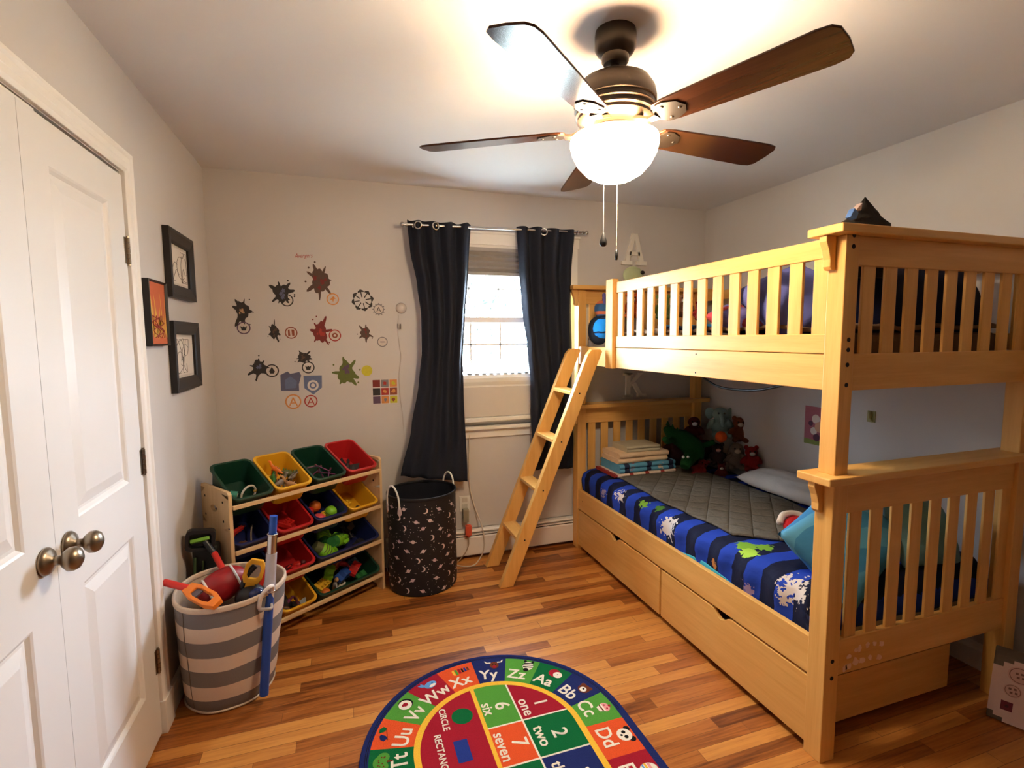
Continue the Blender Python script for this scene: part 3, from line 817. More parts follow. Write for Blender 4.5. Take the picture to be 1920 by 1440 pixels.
# ------------------------------------------------------------------ bunk bed
XL, XR, YN, YF = 2.2337, 3.265, -2.071, -.061
PX, PY = .065, .069
WX_, WY_, WZ_ = MAPLE['x'], MAPLE['y'], MAPLE['z']
bed = thing('bunk_bed', 'honey coloured wooden bunk bed with slatted ends and drawers', 'bunk bed', ((XL + XR) / 2, (YN + YF) / 2, 0))
BV = .003
for px in (XL, XR - PX):
    for py in (YN, YF - PY):
        MB().box(px, px + PX, py, py + PY, 0, 1.0).build('post', WZ_, bed, bevel=BV)
        MB().box(px + .003, px + PX - .003, py + .003, py + PY - .003, 1.026, 1.812).build('upper_post', WZ_, bed, bevel=BV)


def bed_end(y, out, sgn):
    """one slatted end; y is the outer face, sgn points into the bed"""
    ya, yb = sorted((y + sgn * .012, y + sgn * .036))
    for z0, z1 in ((.887, 1.0), (.303, .432), (1.718, 1.812), (1.308, 1.43)):
        MB().box(XL + PX - .004, XR - PX + .004, ya, yb, z0, z1).build('end_rail', WX_, bed, bevel=.002)
    ys0, ys1 = sorted((y + sgn * .018, y + sgn * .028))
    for z0, z1 in ((.43, .889), (1.428, 1.72)):
        for k in range(9):
            x = 2.3375 + k * .1013
            MB().box(x, x + .056, ys0, ys1, z0, z1).build('slat', WZ_, bed, bevel=.002)
    yc0, yc1 = sorted((y - sgn * .028, y + sgn * .102))
    for z0, z1 in ((1.0, 1.027), (1.812, 1.84)):
        MB().box(XL - .052, XR + .05, yc0, yc1, z0, z1).build('cap_rail', WX_, bed, bevel=.004)
        cp = [(0, 0), (-.042, 0), (-.042, -.018), (-.03, -.045), (-.022, -.075), (-.022, -.098), (-.014, -.108), (0, -.108)]
        yy = y + sgn * .05
        MB().prism(cp, lambda u, v, w: (XL + u, yy + w, z0 + v), -.014, .014).build('corbel', WZ_, bed, bevel=.002)


bed_end(YN, -1, 1)
bed_end(YF, 1, -1)
for x0, x1 in ((XL + .006, XL + .03), (XR - .03, XR - .006)):
    for z0, z1 in ((.29, .428), (1.307, 1.428)):
        MB().box(x0, x1, YN + PY - .004, YF - PY + .004, z0, z1).build('side_rail', WY_, bed, bevel=.003)
for z0, z1 in ((1.43, 1.496), (1.747, 1.812)):
    MB().box(XL + .004, XL + .026, YN + PY - .004, -.615, z0, z1).build('guard_rail', WY_, bed, bevel=.003)
    MB().box(XR - .026, XR - .004, YN + PY - .004, YF - PY + .004, z0, z1).build('guard_rail', WY_, bed, bevel=.003)
MB().box(XL - .014, XL + .026, -.618, -.535, 1.302, 1.832).build('guard_post', WZ_, bed, bevel=.004)
for k in range(14):
    y = -.640 - k * .1006
    MB().box(XL + .009, XL + .022, y - .055, y, 1.494, 1.749).build('guard_slat', WZ_, bed, bevel=.002)
MB().box(XL + .03, XR - .03, YN + PY, YF - PY, 1.325, 1.343).build('bunk_board', paint('bunk_board', S(60, 52, 46), .8), bed)
MB().box(XL + .03, XR - .03, YN + PY, YF - PY, .31, .325).build('bunk_board', paint('bunk_board', S(60, 52, 46), .8), bed)
for px, py in ((1608, 441), (1606, 462), (1598.5, 637), (1598, 656), (1596, 684), (1593, 722), (1562.5, 1240), (1560, 1272)):
    p = at(px, py, 'y', YN); MB().cyl((XL + .034, YN - .001 if p.z < 1 else YN + .002, p.z), (XL + .034, YN + .02, p.z), .0075, n=14).build('bolt_cap', M_DARK, bed)
for py, pz in ((-1.35, 1.41), (-1.35, 1.325), (-.20, .36)):
    MB().cyl((XL + .005, py, pz), (XL + .02, py, pz), .004, n=10).build('bolt_cap', M_DARK, bed)
mb = MB(); rnd = random.Random(4)
for px, py in ((1592, 1231), (1606, 1219), (1612, 1216), (1627, 1210), (1640, 1207), (1653, 1207), (1590, 1250), (1604, 1240), (1616, 1238), (1632, 1233), (1648, 1232), (1584, 1254)):
    p = at(px, py, 'y', YN + .0112); r = rnd.uniform(.009, .015)
    sb = MB(); sb.prism([(r * (1 + .3 * sin(k * 2.1 + px)) * cos(k * pi / 5), r * (1 + .3 * cos(k * 1.3 + py)) * sin(k * pi / 5)) for k in range(10)], lambda u, v, w: (p.x + u, YN + .0112 + w, p.z + v), 0, .0008)
    tag(sb.build('sticker', paint('bed_sticker', S(240, 206, 172), .6, spread=.12, scale=150), bed), 'small pale sticker')


def drawer(y0, y1, hy):
    z0, z1 = .03, .28
    pts = [(y0, z0), (y0, z1)]
    n = 14; hw = .062
    for k in range(n + 1):
        t = -1 + 2 * k / n; pts.append((hy + t * hw, z1 - .03 * (cos(t * pi) + 1) / 2 * (1 if abs(t) < 1 else 0)))
    pts += [(y1, z1), (y1, z0)]
    D = MB().prism(pts, lambda u, v, w: (w, u, v), XL + .006, XL + .024).build('drawer', WY_, bed, bevel=.002)
    mb = MB(); xi, xo = XL + .024, XL + .80
    mb.box(xi, xo, y0 + .02, y0 + .032, z0 + .01, .225); mb.box(xi, xo, y1 - .032, y1 - .02, z0 + .01, .225); mb.box(xo - .012, xo, y0 + .03, y1 - .03, z0 + .01, .225); mb.box(xi, xo, y0 + .03, y1 - .03, z0 + .012, z0 + .02)
    mb.build('drawer_box', WX_, D, bevel=.001)
    mb = MB()
    for yy in (y0 + .12, y1 - .12):
        for xx in (xi + .1, xo - .1): mb.cyl((xx, yy - .01, .02), (xx, yy + .01, .02), .02, n=14)
    mb.build('caster', M_BLACK, D)


drawer(-2.0, -1.122, -1.56)
drawer(-1.106, -.135, -.64)

# ladder
lad = thing('bunk_ladder', 'wooden ladder leaning on the upper bunk beside the curtain', 'ladder', (1.585, -.34, 0))
TOPX, TOPZ = 2.17, 1.415
for y in (-.192, -.492):
    sl = (TOPX - 1.588) / TOPZ
    prof = [(1.545, 0), (1.63, 0), (1.63 + sl * TOPZ, TOPZ - .015), (1.62 + sl * TOPZ, TOPZ), (1.56 + sl * TOPZ, TOPZ), (1.545 + sl * (TOPZ - .03), TOPZ - .03)]
    MB().prism(prof, lambda u, v, w: (u, y + w, v), -.02, .02).build('ladder_rail', wood('ladder_maple', 'z', S(212, 156, 80), S(232, 182, 106), .4) if y > -.3 else bpy.data.materials['ladder_maple'], lad, bevel=.003)
    for z in (.278, .57, .86, 1.15):
        x = 1.588 + sl * z
        if y < -.3: MB().cyl((x, y - .0215, z), (x, y - .015, z), .005, n=10).build('bolt_cap', M_DARK, lad)
for z in (.29, .582, .872, 1.162):
    x = 1.588 + (TOPX - 1.588) / TOPZ * z
    MB().box(x - .05, x + .04, -.475, -.209, z - .022, z).build('step', wood('step_maple', 'y', S(212, 156, 80), S(232, 182, 106), .4) if 'step_maple' not in bpy.data.materials else bpy.data.materials['step_maple'], lad, bevel=.003)

# ------------------------------------------------------------------ bedding helpers
def pillow(name, label, cat, c, size, rot, m, group=None, seam=None, rough=.01, seed=0):
    """a soft cushion with pinched corners; size is width, length, thickness"""
    w, l, t = size; R = rot if isinstance(rot, Matrix) else Euler(rot).to_matrix(); c = Vector(c); mb = MB(); n = 22

    def half(sg):
        def fn(u, v):
            a, b = u * 2 - 1, v * 2 - 1
            h = max(0, (1 - abs(a) ** 3.0) * (1 - abs(b) ** 3.0)) ** .55
            k = 1 - .07 * (1 - abs(b) ** 2) * abs(a) ** 6; k2 = 1 - .07 * (1 - abs(a) ** 2) * abs(b) ** 6
            wr = rough * noise.noise((a * 2.3 + seed, b * 2.3, sg)) * h
            return c + R @ Vector((a * w / 2 * k, b * l / 2 * k2, sg * (t / 2 * h + wr)))
        return fn
    mb.grid(half(1), n, n); mb.grid(half(-1), n, n)
    o = solo(name, mb, m, label, cat, group, smooth=True)
    bm = bmesh.new(); bm.from_mesh(o.data); bmesh.ops.remove_doubles(bm, verts=bm.verts, dist=.0005); bmesh.ops.recalc_face_normals(bm, faces=bm.faces); bm.to_mesh(o.data); bm.free()
    return o


def patterned(name, base, stripe, period, duty, axis, spots, rough=.85, bump=.3):
    """cloth with bands across it and blotches at given world-size places (object coordinates)"""
    k = NT(name); v = k.coord()
    nz = k.new('ShaderNodeTexNoise'); nz.inputs['Scale'].default_value = 22; nz.inputs['Detail'].default_value = 4; k.l(v, nz.inputs['Vector'])
    nf = k.new('ShaderNodeTexNoise'); nf.inputs['Scale'].default_value = 58; nf.inputs['Detail'].default_value = 3; k.l(v, nf.inputs['Vector'])
    sx = k.new('ShaderNodeSeparateXYZ'); k.l(v, sx.inputs[0])
    col = k.mix(nz.outputs[0], base, tuple(c * 1.3 for c in base[:3]) + (1,))
    if stripe:
        w = k.math('ADD', k.math('DIVIDE', sx.outputs['XYZ'.index(axis.upper())], period), k.math('MULTIPLY', nz.outputs[0], .12))
        col = k.mix(k.math('LESS_THAN', k.math('FRACT', w), duty), col, stripe)
    for p, r, c, rag in spots:
        d = k.new('ShaderNodeVectorMath'); d.operation = 'DISTANCE'; k.l(v, d.inputs[0]); d.inputs[1].default_value = p
        dd = k.math('ADD', d.outputs['Value'], k.math('ADD', k.math('MULTIPLY', k.math('SUBTRACT', nz.outputs[0], .5), rag * .6), k.math('MULTIPLY', k.math('SUBTRACT', nf.outputs[0], .5), rag * 1.3)))
        col = k.mix(k.math('LESS_THAN', dd, r), col, c)
    k.l(col, k.b.inputs['Base Color']); k.b.inputs['Roughness'].default_value = rough; k.b.inputs['Specular IOR Level'].default_value = .2
    n2 = k.new('ShaderNodeTexNoise'); n2.inputs['Scale'].default_value = 40; k.l(v, n2.inputs['Vector']); k.bump(n2.outputs[0], bump, .006)
    return k.m


def cloth(name, col, rough=.9, bump=.4, bscale=60, spread=.12, dist=.004):
    k = NT(name); v = k.coord()
    n1 = k.new('ShaderNodeTexNoise'); n1.inputs['Scale'].default_value = 14; n1.inputs['Detail'].default_value = 4; k.l(v, n1.inputs['Vector'])
    k.l(k.mix(n1.outputs[0], tuple(c * (1 - spread) for c in col[:3]) + (1,), tuple(min(1, c * (1 + spread)) for c in col[:3]) + (1,)), k.b.inputs['Base Color'])
    k.b.inputs['Roughness'].default_value = rough; k.b.inputs['Specular IOR Level'].default_value = .2
    n2 = k.new('ShaderNodeTexNoise'); n2.inputs['Scale'].default_value = bscale; n2.inputs['Detail'].default_value = 3; k.l(v, n2.inputs['Vector']); k.bump(n2.outputs[0], bump, dist)
    return k.m


# lower bunk
solo('mattress', MB().box(XL + .075, XR - .06, YN + .10, YF - .10, .327, .50), cloth('mattress_white', S(214, 210, 204)), 'white mattress under the blue comforter on the lower bunk', 'mattress', bevel=.03)
MB_ = MB()
W_, G_, G2 = S(206, 196, 190), S(120, 168, 52), S(70, 116, 40)
spots = [((2.30, -.62, .52), .035, W_, .10), ((2.27, -1.12, .51), .05, W_, .12), ((2.275, -.45, .49), .02, S(150, 140, 170), .08), ((2.29, -1.88, .53), .045, W_, .17), ((2.29, -.86, .56), .03, G_, .06), ((2.32, -.98, .57), .03, G2, .06),
         ((2.37, -1.56, .57), .045, G_, .05), ((2.33, -1.62, .58), .04, S(160, 200, 70), .05), ((2.43, -1.60, .58), .04, G_, .05), ((2.27, -1.48, .46), .018, S(190, 120, 60), .05), ((2.27, -1.68, .44), .025, S(150, 130, 170), .08)]


def comf(u, v):
    y = YN + .14 + (YF - .075 - YN - .14) * (v - .09) / .91
    tab = [(0, 3.235, .43), (.05, 3.24, .50), (.1, 3.21, .55), (.2, 3.08, .555), (.72, 2.40, .56), (.8, 2.32, .558), (.86, 2.283, .54), (.92, 2.270, .505), (.97, 2.272, .45), (1, 2.274, .405)]
    for (a, x0, z0), (b, x1, z1) in zip(tab, tab[1:]):
        if a <= u <= b + 1e-9:
            t = (u - a) / (b - a); x = x0 + (x1 - x0) * t; z = z0 + (z1 - z0) * t; break
    side = max(0, (u - .78) / .22)
    if v < .09:
        t = 1 - v / .09; z = max(.40, z - .15 * t ** 1.5) if z > .5 else z - .02 * t
        y = YN + .09 + .05 * (1 - t) ** 2
    puff = .010 * sin(y * 2 * pi / .155) * min(1, side * 2.5) * max(.15, 1 - max(0, u - .93) * 14)
    wr = noise.noise((x * 5, y * 5, z * 5)); wr2 = noise.noise((x * 14, y * 14, z * 9))
    return (x + (.004 - puff if side > 0 else 0) + .004 * wr2 * side, y, z + .010 * wr + .004 * wr2)


mb = MB(); mb.grid(comf, 70, 130)
o = mb.build('comforter', patterned('comforter_print', S(15, 19, 44), S(32, 62, 166), .157, .46, 'y', spots), smooth=True, solid=.012)
tag(o, 'navy and blue banded comforter with white and green prints on lower bunk', 'comforter'); ROOT[o.name] = Matrix.Identity(4)
mb = MB()
mb.grid(lambda u, v: (XL + .034 + .003 * sin(v * 14), -1.62 + .42 * v, .415 + .028 * u * sin(v * pi)), 4, 40)
solo('sheet', mb, cloth('teal_sheet', S(70, 170, 190)), 'teal sheet edge peeking out between comforter and lower rail', 'sheet', solid=.004, smooth=True)

# grey quilt
QZ = .578
q0, q1, q2, q3 = at(1146, 895, 'z', QZ), at(1372, 1034, 'z', QZ), at(1485, 990, 'z', QZ), at(1535, 950, 'z', QZ)
q4 = at(1300, 884, 'z', QZ)


def quilt_mat():
    k = NT('grey_quilt'); v = k.coord()
    n1 = k.new('ShaderNodeTexNoise'); n1.inputs['Scale'].default_value = 60; n1.inputs['Detail'].default_value = 4; k.l(v, n1.inputs['Vector'])
    k.l(k.mix(n1.outputs[0], S(88, 82, 74), S(112, 104, 92)), k.b.inputs['Base Color'])
    k.b.inputs['Roughness'].default_value = .9; k.b.inputs['Specular IOR Level'].default_value = .2
    hs = []
    for ang in (radians(42), radians(-48)):
        mp = k.coord('Object', (1, 1, 1), (0, 0, ang)); sx = k.new('ShaderNodeSeparateXYZ'); k.l(mp, sx.inputs[0])
        hs.append(k.math('POWER', k.math('ABSOLUTE', k.math('SINE', k.math('MULTIPLY', sx.outputs[0], pi / .105))), .35))
    k.bump(k.math('ADD', k.math('MINIMUM', hs[0], hs[1]), k.math('MULTIPLY', n1.outputs[0], .5)), 1.0, .012)
    return k.m


poly = [q0, q1, q2, q3, Vector((3.0, -1.1, QZ)), Vector((3.05, -.6, QZ)), Vector((2.95, -.3, QZ)), q4]
mb = MB()
def qfn(u, v):
    y = -1.66 + 1.36 * v
    xl = interp([(9, 0), (8, 0)], 0) if False else 2.385 + .012 * sin(v * 9)
    if v < .16: xl = 2.385 + (.16 - v) * 1.6
    x = xl + (3.02 - xl) * u
    return (x, y, .5745 + .010 * noise.noise((x * 5, y * 5, .56 * 5)) + .004 * noise.noise((x * 14, y * 14, .56 * 9)))
mb.grid(qfn, 50, 70)
o = mb.build('quilt', quilt_mat(), smooth=True, solid=.011)
tag(o, 'grey stitched quilt spread over the comforter on the lower bunk', 'quilt'); ROOT[o.name] = Matrix.Identity(4)

p = at(1465, 905, 'z', .64)
pillow('pillow', 'flat off white pillow along the wall on the lower bunk', 'pillow', (3.125, -1.10, .63), (.24, .66, .11), (0, radians(-8), 0), cloth('pillow_white', S(206, 196, 186)), 'pillows on the bunk bed', seed=3)
teal = patterned('teal_cotton', S(52, 112, 156), S(82, 146, 184), .09, .5, 'y', [((.05, .05, .1), .02, S(180, 70, 70), .05)], bump=.25)
pillow('pillow', 'teal pillow leaning on the near end of the lower bunk', 'pillow', (2.60, -1.835, .675), (.52, .36, .15), Matrix.Rotation(radians(50), 3, 'X') @ Matrix.Rotation(radians(24), 3, 'Z'), teal, 'pillows on the bunk bed', seed=8)
pillow('pillow', 'pale teal crumpled pillow behind the near end slats in the bunk corner', 'pillow', (3.0, -1.86, .66), (.36, .3, .13), (radians(60), radians(10), 0), cloth('teal_pale', S(110, 150, 160)), 'pillows on the bunk bed', seed=12)
p = at(1488, 984, 'z', .63)
T = thing('toy_cushion', 'red plush cushion with white edge beside the teal pillow', 'cushion', (p.x, p.y, .585))
mb = MB(); mb.ell((p.x + .02, p.y, .622), (.085, .055, .04), Euler((0, 0, .5)).to_matrix()); mb.build('cushion_body', cloth('plush_red', S(176, 24, 28), bump=.8, bscale=250), T, smooth=True)
mb = MB(); mb.tube([(p.x - .05, p.y + .03, .635), (p.x + .0, p.y + .055, .658), (p.x + .07, p.y + .05, .655), (p.x + .11, p.y, .635)], .016, 8); mb.build('white_edge', cloth('plush_white', S(214, 196, 180)), T, smooth=True)

# folded blankets at the far end
def folded(label, x0, x1, y0, y1, z0, z1, m, seed, layers=3):
    mb = MB(); rnd = random.Random(seed); h = (z1 - z0) / layers
    for k in range(layers):
        zc = z0 + h * (k + .5); a = rnd.uniform(-.01, .01)
        sec = rrect(h * .98, y1 - y0 + a, h * .48, 4)
        n = 14; loops = []
        for i in range(n + 1):
            x = x0 + (x1 - x0) * i / n; s = 1 - .02 * (i in (0, n)); dz = .004 * noise.noise((x * 9, k, seed)); dy = .006 * noise.noise((x * 7, k + 9, seed))
            loops.append([(x + a, (y0 + y1) / 2 + v * s + dy, zc + u * s + dz) for u, v in sec])
        mb.loft(loops)
    return solo('folded_blanket', mb, m, label, 'blanket', 'folded blankets on the lower bunk', smooth='auto')


bl = lambda z, px, py: at(px, py, 'z', z)
BYX = (2.395, 2.80)
folded('white and maroon patterned folded blanket lowest in its stack', 2.37, 2.84, -.43, -.15, .573, .595, patterned('fold_print', S(208, 186, 170), S(150, 52, 48), .12, .25, 'x', []), 1, 1)
folded('blue folded blanket with dark prints, second from the bottom', 2.39, 2.82, -.42, -.16, .595, .655, patterned('fold_blue', S(86, 146, 176), S(36, 44, 70), .17, .22, 'x', [((-.12, -.1, .03), .03, S(190, 70, 60), .06), ((.02, -.1, .03), .03, S(30, 30, 44), .06), ((.1, -.12, .03), .02, S(200, 180, 160), .06)]), 2, 2)
folded('cream knobbly folded blanket on the blue one', 2.405, 2.78, -.41, -.17, .655, .725, cloth('fold_cream', S(226, 196, 160), bump=.9, bscale=40, dist=.01), 3, 2)
folded('grey beige folded towel on top of the blanket stack', 2.475, 2.73, -.40, -.19, .725, .765, cloth('fold_towel', S(190, 180, 154), bump=.8, bscale=150), 4, 2)

# ------------------------------------------------------------------ plush toys
FUR = lambda n, c: MATS.get('fur_' + n) or MATS.setdefault('fur_' + n, cloth('fur_' + n, c, bump=.9, bscale=180, spread=.2))
M_EYE = paint('toy_eye_black', S(16, 14, 14), .15); M_EYEW = paint('toy_eye_white', S(226, 222, 214), .3)


def plush(label, px, py, Y, s, mname, col, ears='round', muz=None, limb=None, rot=0, tiltx=0, face=(-.5, -.85)):
    """a sitting soft toy about 2.3 s tall whose middle shows at px, py"""
    c = at(px, py, 'y', Y); T = thing('plush_toy', label, 'plush toy', (c.x, c.y, c.z - s), group='plush toys heaped on the lower bunk')
    M = Matrix.Translation(c) @ Euler((tiltx, rot, math.atan2(face[0], -face[1]) * 1.0)).to_matrix().to_4x4()
    m = FUR(mname, col); mb = MB()
    mb.ell((0, 0, -.35 * s), (.62 * s, .55 * s, .68 * s)); mb.ell((0, -.05 * s, .62 * s), (.55 * s, .5 * s, .5 * s))
    for k in (-1, 1):
        mb.ell((k * .68 * s, -.2 * s, -.1 * s), (.2 * s, .22 * s, .5 * s), Euler((.4, k * -.5, 0)).to_matrix(), 12, 8)
        mb.ell((k * .42 * s, -.55 * s, -.78 * s), (.24 * s, .5 * s, .24 * s), Euler((0, 0, k * .35)).to_matrix(), 12, 8)
    mb.xf(M); mb.build('toy_body', m, T, smooth=True, remesh=.0065)
    for k in (-1, 1):
        e = MB()
        if ears == 'round': e.ell((k * .42 * s, 0, 1.02 * s), (.2 * s, .1 * s, .2 * s), nu=12, nv=8)
        elif ears == 'flap': e.ell((k * .72 * s, .05 * s, .66 * s), (.34 * s, .07 * s, .42 * s), Euler((0, 0, k * .3)).to_matrix(), 14, 8)
        elif ears == 'long': e.ell((k * .45 * s, .0, .55 * s), (.13 * s, .1 * s, .5 * s), Euler((0, k * -.3, 0)).to_matrix(), 12, 8)
        elif ears == 'point': e.cyl((k * .35 * s, 0, .95 * s), (k * .5 * s, 0, 1.3 * s), .17 * s, .02 * s, 10)
        e.xf(M); e.build('ear', m, T, smooth=True)
        e = MB(); e.ell((k * .2 * s, -.5 * s, .74 * s), .07 * s, nu=10, nv=6); e.xf(M); e.build('eye', M_EYE, T, smooth=True)
    e = MB()
    if muz == 'trunk': e.tube([(0, -.45 * s, .58 * s), (0, -.75 * s, .4 * s), (0, -.82 * s, .0), (.05 * s, -.9 * s, -.2 * s)], lambda t: s * (.17 - .07 * t), 10)
    else: e.ell((0, -.5 * s, .52 * s), (.24 * s, .18 * s, .18 * s), nu=12, nv=8)
    e.xf(M); e.build('trunk_nose' if muz == 'trunk' else 'muzzle', m if muz in (None, 'trunk') else FUR('muz_' + muz, S(*dict(pink=(206, 150, 140), cream=(206, 184, 160), white=(210, 206, 200))[muz])), T, smooth=True)
    return T


plush('pale teal plush elephant at the top of the toy heap', 1350, 792, -.30, .10, 'teal', S(128, 152, 148), 'flap', 'trunk')
plush('brown plush bear against the wall beside the teal elephant', 1386, 806, -.42, .082, 'brown', S(112, 56, 30), 'round', 'cream')
plush('dark maroon plush toy between headboard and teal elephant', 1301, 804, -.25, .08, 'maroon', S(78, 20, 22), 'none', 'white')
plush('grey plush dog low beside the bright red toy', 1380, 856, -.52, .085, 'grey', S(112, 96, 84), 'long', 'cream')
plush('bright red round plush toy closest to the white pillow', 1408, 860, -.62, .075, 'red', S(128, 18, 20), 'round', 'white')
plush('crimson plush toy lying at the front of the heap', 1312, 878, -.48, .062, 'crimson', S(112, 20, 24), 'round', None, rot=.5)
plush('pink faced dark plush monkey under the orange ball', 1345, 852, -.46, .07, 'dark', S(54, 36, 34), 'round', 'pink')
plush('small maroon and white plush cat in front of the heap', 1352, 884, -.56, .05, 'wine', S(96, 30, 34), 'point', 'white')
p = at(1352, 819, 'y', -.50)
mb = MB(); mb.ell(p, .038); 
solo('toy_ball', mb, cloth('ball_orange', S(226, 92, 34), bump=.6, bscale=120), 'orange plush ball perched in the toy heap', 'ball', smooth=True)
pillow('pillow', 'dark maroon pillow in the corner under the plush toys', 'pillow', (3.02, -.27, .655), (.42, .30, .17), (radians(-28), 0, 0), cloth('pillow_maroon', S(58, 28, 30)), 'pillows on the bunk bed', seed=31)
# crocodile
c = at(1288, 838, 'y', -.42)
T = thing('plush_crocodile', 'dark green plush crocodile sprawled over the blanket stack', 'plush toy', (c.x, c.y, c.z - .1), group='plush toys heaped on the lower bunk')
gm = FUR('croc', S(22, 74, 34)); mb = MB()
q = lambda px, py, Y: at(px, py, 'y', Y)
mb.tube([q(1248, 800, -.36), q(1262, 815, -.38), q(1282, 825, -.40), q(1300, 842, -.43), q(1300, 860, -.45)], lambda t: .022 + .05 * sin(min(t, .9) * 2.2) ** 1, 12)
mb.tube([q(1300, 850, -.45), q(1288, 866, -.50), q(1284, 876, -.52)], lambda t: .05 - .018 * t, 12)
mb.tube([q(1265, 822, -.40), q(1252, 828, -.45), q(1246, 822, -.47)], .02, 8)
mb.tube([q(1308, 838, -.44), q(1330, 832, -.48), q(1340, 828, -.5)], .02, 8)
mb.build('toy_body', gm, T, smooth=True, remesh=.0065)
for px in (1281, 1290):
    e = MB(); e.ell(q(px, 857, -.545), .009, nu=10, nv=6); e.build('eye', M_EYEW, T, smooth=True)
mb = MB()
for t in range(6):
    a = Vector(q(1252 + t * 9, 797 + t * 6.0, -.38 - .008 * t)); mb.cyl(a, a + Vector((0, 0, .028)), .014, .002, 8)
mb.build('back_spike', gm, T)

# ------------------------------------------------------------------ things on the walls round the bed
def slab_letter(name, label, px, py, wpx, hpx, polys, m, Y=-.001, dep=.018):
    a = at(px - wpx / 2, py - hpx / 2, 'y', Y - dep); b = at(px + wpx / 2, py + hpx / 2, 'y', Y - dep)
    cx, cz, w, h = (a.x + b.x) / 2, (a.z + b.z) / 2, b.x - a.x, a.z - b.z
    mb = MB()
    for poly in polys: mb.prism([(cx + (u - .5) * w, cz + (v - .5) * h) for u, v in poly], lambda u, v, y: (u, y, v), Y - dep, Y)
    return solo(name, mb, m, label, 'letter', 'letters on the wall behind the bunk', bevel=.002)


M_LET = paint('letter_white', S(232, 226, 214), .5, spread=.02)
slab_letter('wall_letter', 'white wooden letter A on the wall above the bunk', 1190, 467, 46, 62,
            [[(.40, 1), (.62, 1), (.88, .12), (.70, .12), (.5, .80), (.31, .12), (.13, .12)], [(.28, .30), (.74, .30), (.70, .43), (.31, .43)], [(0, 0), (.42, 0), (.42, .13), (0, .13)], [(.58, 0), (1, 0), (1, .13), (.58, .13)]], M_LET)
slab_letter('wall_letter', 'white wooden letter K on the wall under the upper bunk', 1191, 722, 42, 44,
            [[(.1, 0), (.3, 0), (.3, 1), (.1, 1)], [(.3, .42), (.42, .58), (.86, 1), (.66, 1), (.3, .62)], [(.38, .55), (.52, .62), (.9, .0), (.7, 0)], [(0, 0), (.42, 0), (.42, .12), (0, .12)], [(.6, 0), (1, 0), (1, .12), (.6, .12)], [(0, .9), (.4, .9), (.4, 1), (0, 1)]], M_LET)
p = at(1186, 513, 'y', -.012)
T = thing('wall_ornament', 'pale green round wall ornament under the white letter A', 'ornament', (p.x, -.01, p.z - .06))
mb = MB(); mb.ell((p.x, -.022, p.z - .012), (.085, .02, .062)); mb.build('disc', paint('ornament_green', S(196, 206, 160), .6), T, smooth=True)
mb = MB(); q = at(1205, 511, 'y', -.045); mb.ell(q, (.018, .008, .014)); mb.build('dark_knob', M_BLACK, T, smooth=True)
# poster and small hook on the right wall
pa = at(1511, 757, 'x', W); pb = at(1546, 838, 'x', W)
T = thing('poster', 'small pink and white poster taped up under the upper bunk', 'poster', (W, (pa.y + pb.y) / 2, pb.z))
y0, y1 = pb.y - .03, pa.y; z0, z1 = pb.z, pa.z - .01
fnx = lambda u, v, w: (W - .001 - w, u, v)
mb = MB(); mb.prism([(y0, z0), (y1, z0), (y1, z1), (y0, z1)], fnx, 0, .0012, 0)
dy, dz = y1 - y0, z1 - z0
for cy, cz, r, mi in ((.55, .68, .12, 1), (.4, .48, .14, 2), (.62, .36, .1, 1), (.5, .2, .1, 3), (.75, .55, .07, 3)): mb.flat(disc(r * dz, 14, y0 + cy * dy, z0 + cz * dz), fnx, .0015 + r * .001, mi)
mb.flat([(y0, z0), (y1, z0), (y1, z0 + .14 * dz), (y0, z0 + .1 * dz)], fnx, .0014, 4)
mb.build('sheet', [paint('poster_rose', S(168, 92, 104), .6), paint('poster_white', S(222, 206, 196), .6), paint('poster_skin', S(214, 160, 130), .6), paint('poster_plum', S(90, 46, 70), .6), paint('poster_green', S(126, 140, 70), .6)], T)
p = at(1635, 781, 'x', W)
mb = MB(); mb.box(W - .008, W, p.y - .02, p.y + .02, p.z - .03, p.z + .03); mb.ell((W - .014, p.y, p.z + .008), (.012, .009, .02)); mb.tube([(W - .012, p.y + .012, p.z + .03), (W - .02, p.y, p.z - .005), (W - .012, p.y - .012, p.z - .025)], .004, 6)
solo('wall_hook', mb, paint('olive_plastic', S(150, 146, 96), .5), 'small olive plastic hook on the wall between the posts', 'hook')
mb = MB(); mb.tube([at(x, y, 'y', Y) for x, y, Y in ((1315, 705, -.9), (1345, 724, -1.05), (1385, 731, -1.2), (1425, 731, -1.35), (1470, 722, -1.5))], .006, 8)
solo('cable', mb, M_BLACK, 'black cable sagging below the upper bunk', 'cable', smooth=True)

# ------------------------------------------------------------------ upper bunk
solo('mattress', MB().box(XL + .05, XR - .05, YN + .09, YF - .09, 1.345, 1.50), cloth('mattress_brown', S(120, 96, 74)), 'brown covered mattress on the upper bunk', 'mattress', bevel=.03)
mb = MB(); mb.grid(lambda u, v: (XL + .055 + .93 * u, -1.98 + 1.05 * v, 1.520 + .018 * noise.noise((u * 6, v * 6, 2)) + .01 * noise.noise((u * 15, v * 15, 5))), 40, 40)
solo('blanket', mb, cloth('blanket_brown', S(118, 92, 70), bump=.7), 'brown blanket over the near half of the upper bunk', 'blanket', smooth=True, solid=.014)
pillow('pillow', 'dusty blue pillow propped behind the guard slats on the upper bunk', 'pillow', (2.43, -1.70, 1.63), (.34, .34, .15), (radians(40), radians(-22), radians(-10)), cloth('pillow_periwinkle', S(92, 96, 160)), 'pillows on the bunk bed', seed=21)
pillow('pillow', 'long navy pillow along the near end of the upper bunk', 'pillow', (2.86, -1.87, 1.62), (.78, .30, .16), (radians(68), 0, 0), cloth('pillow_navy', S(26, 30, 62)), 'pillows on the bunk bed', seed=22)
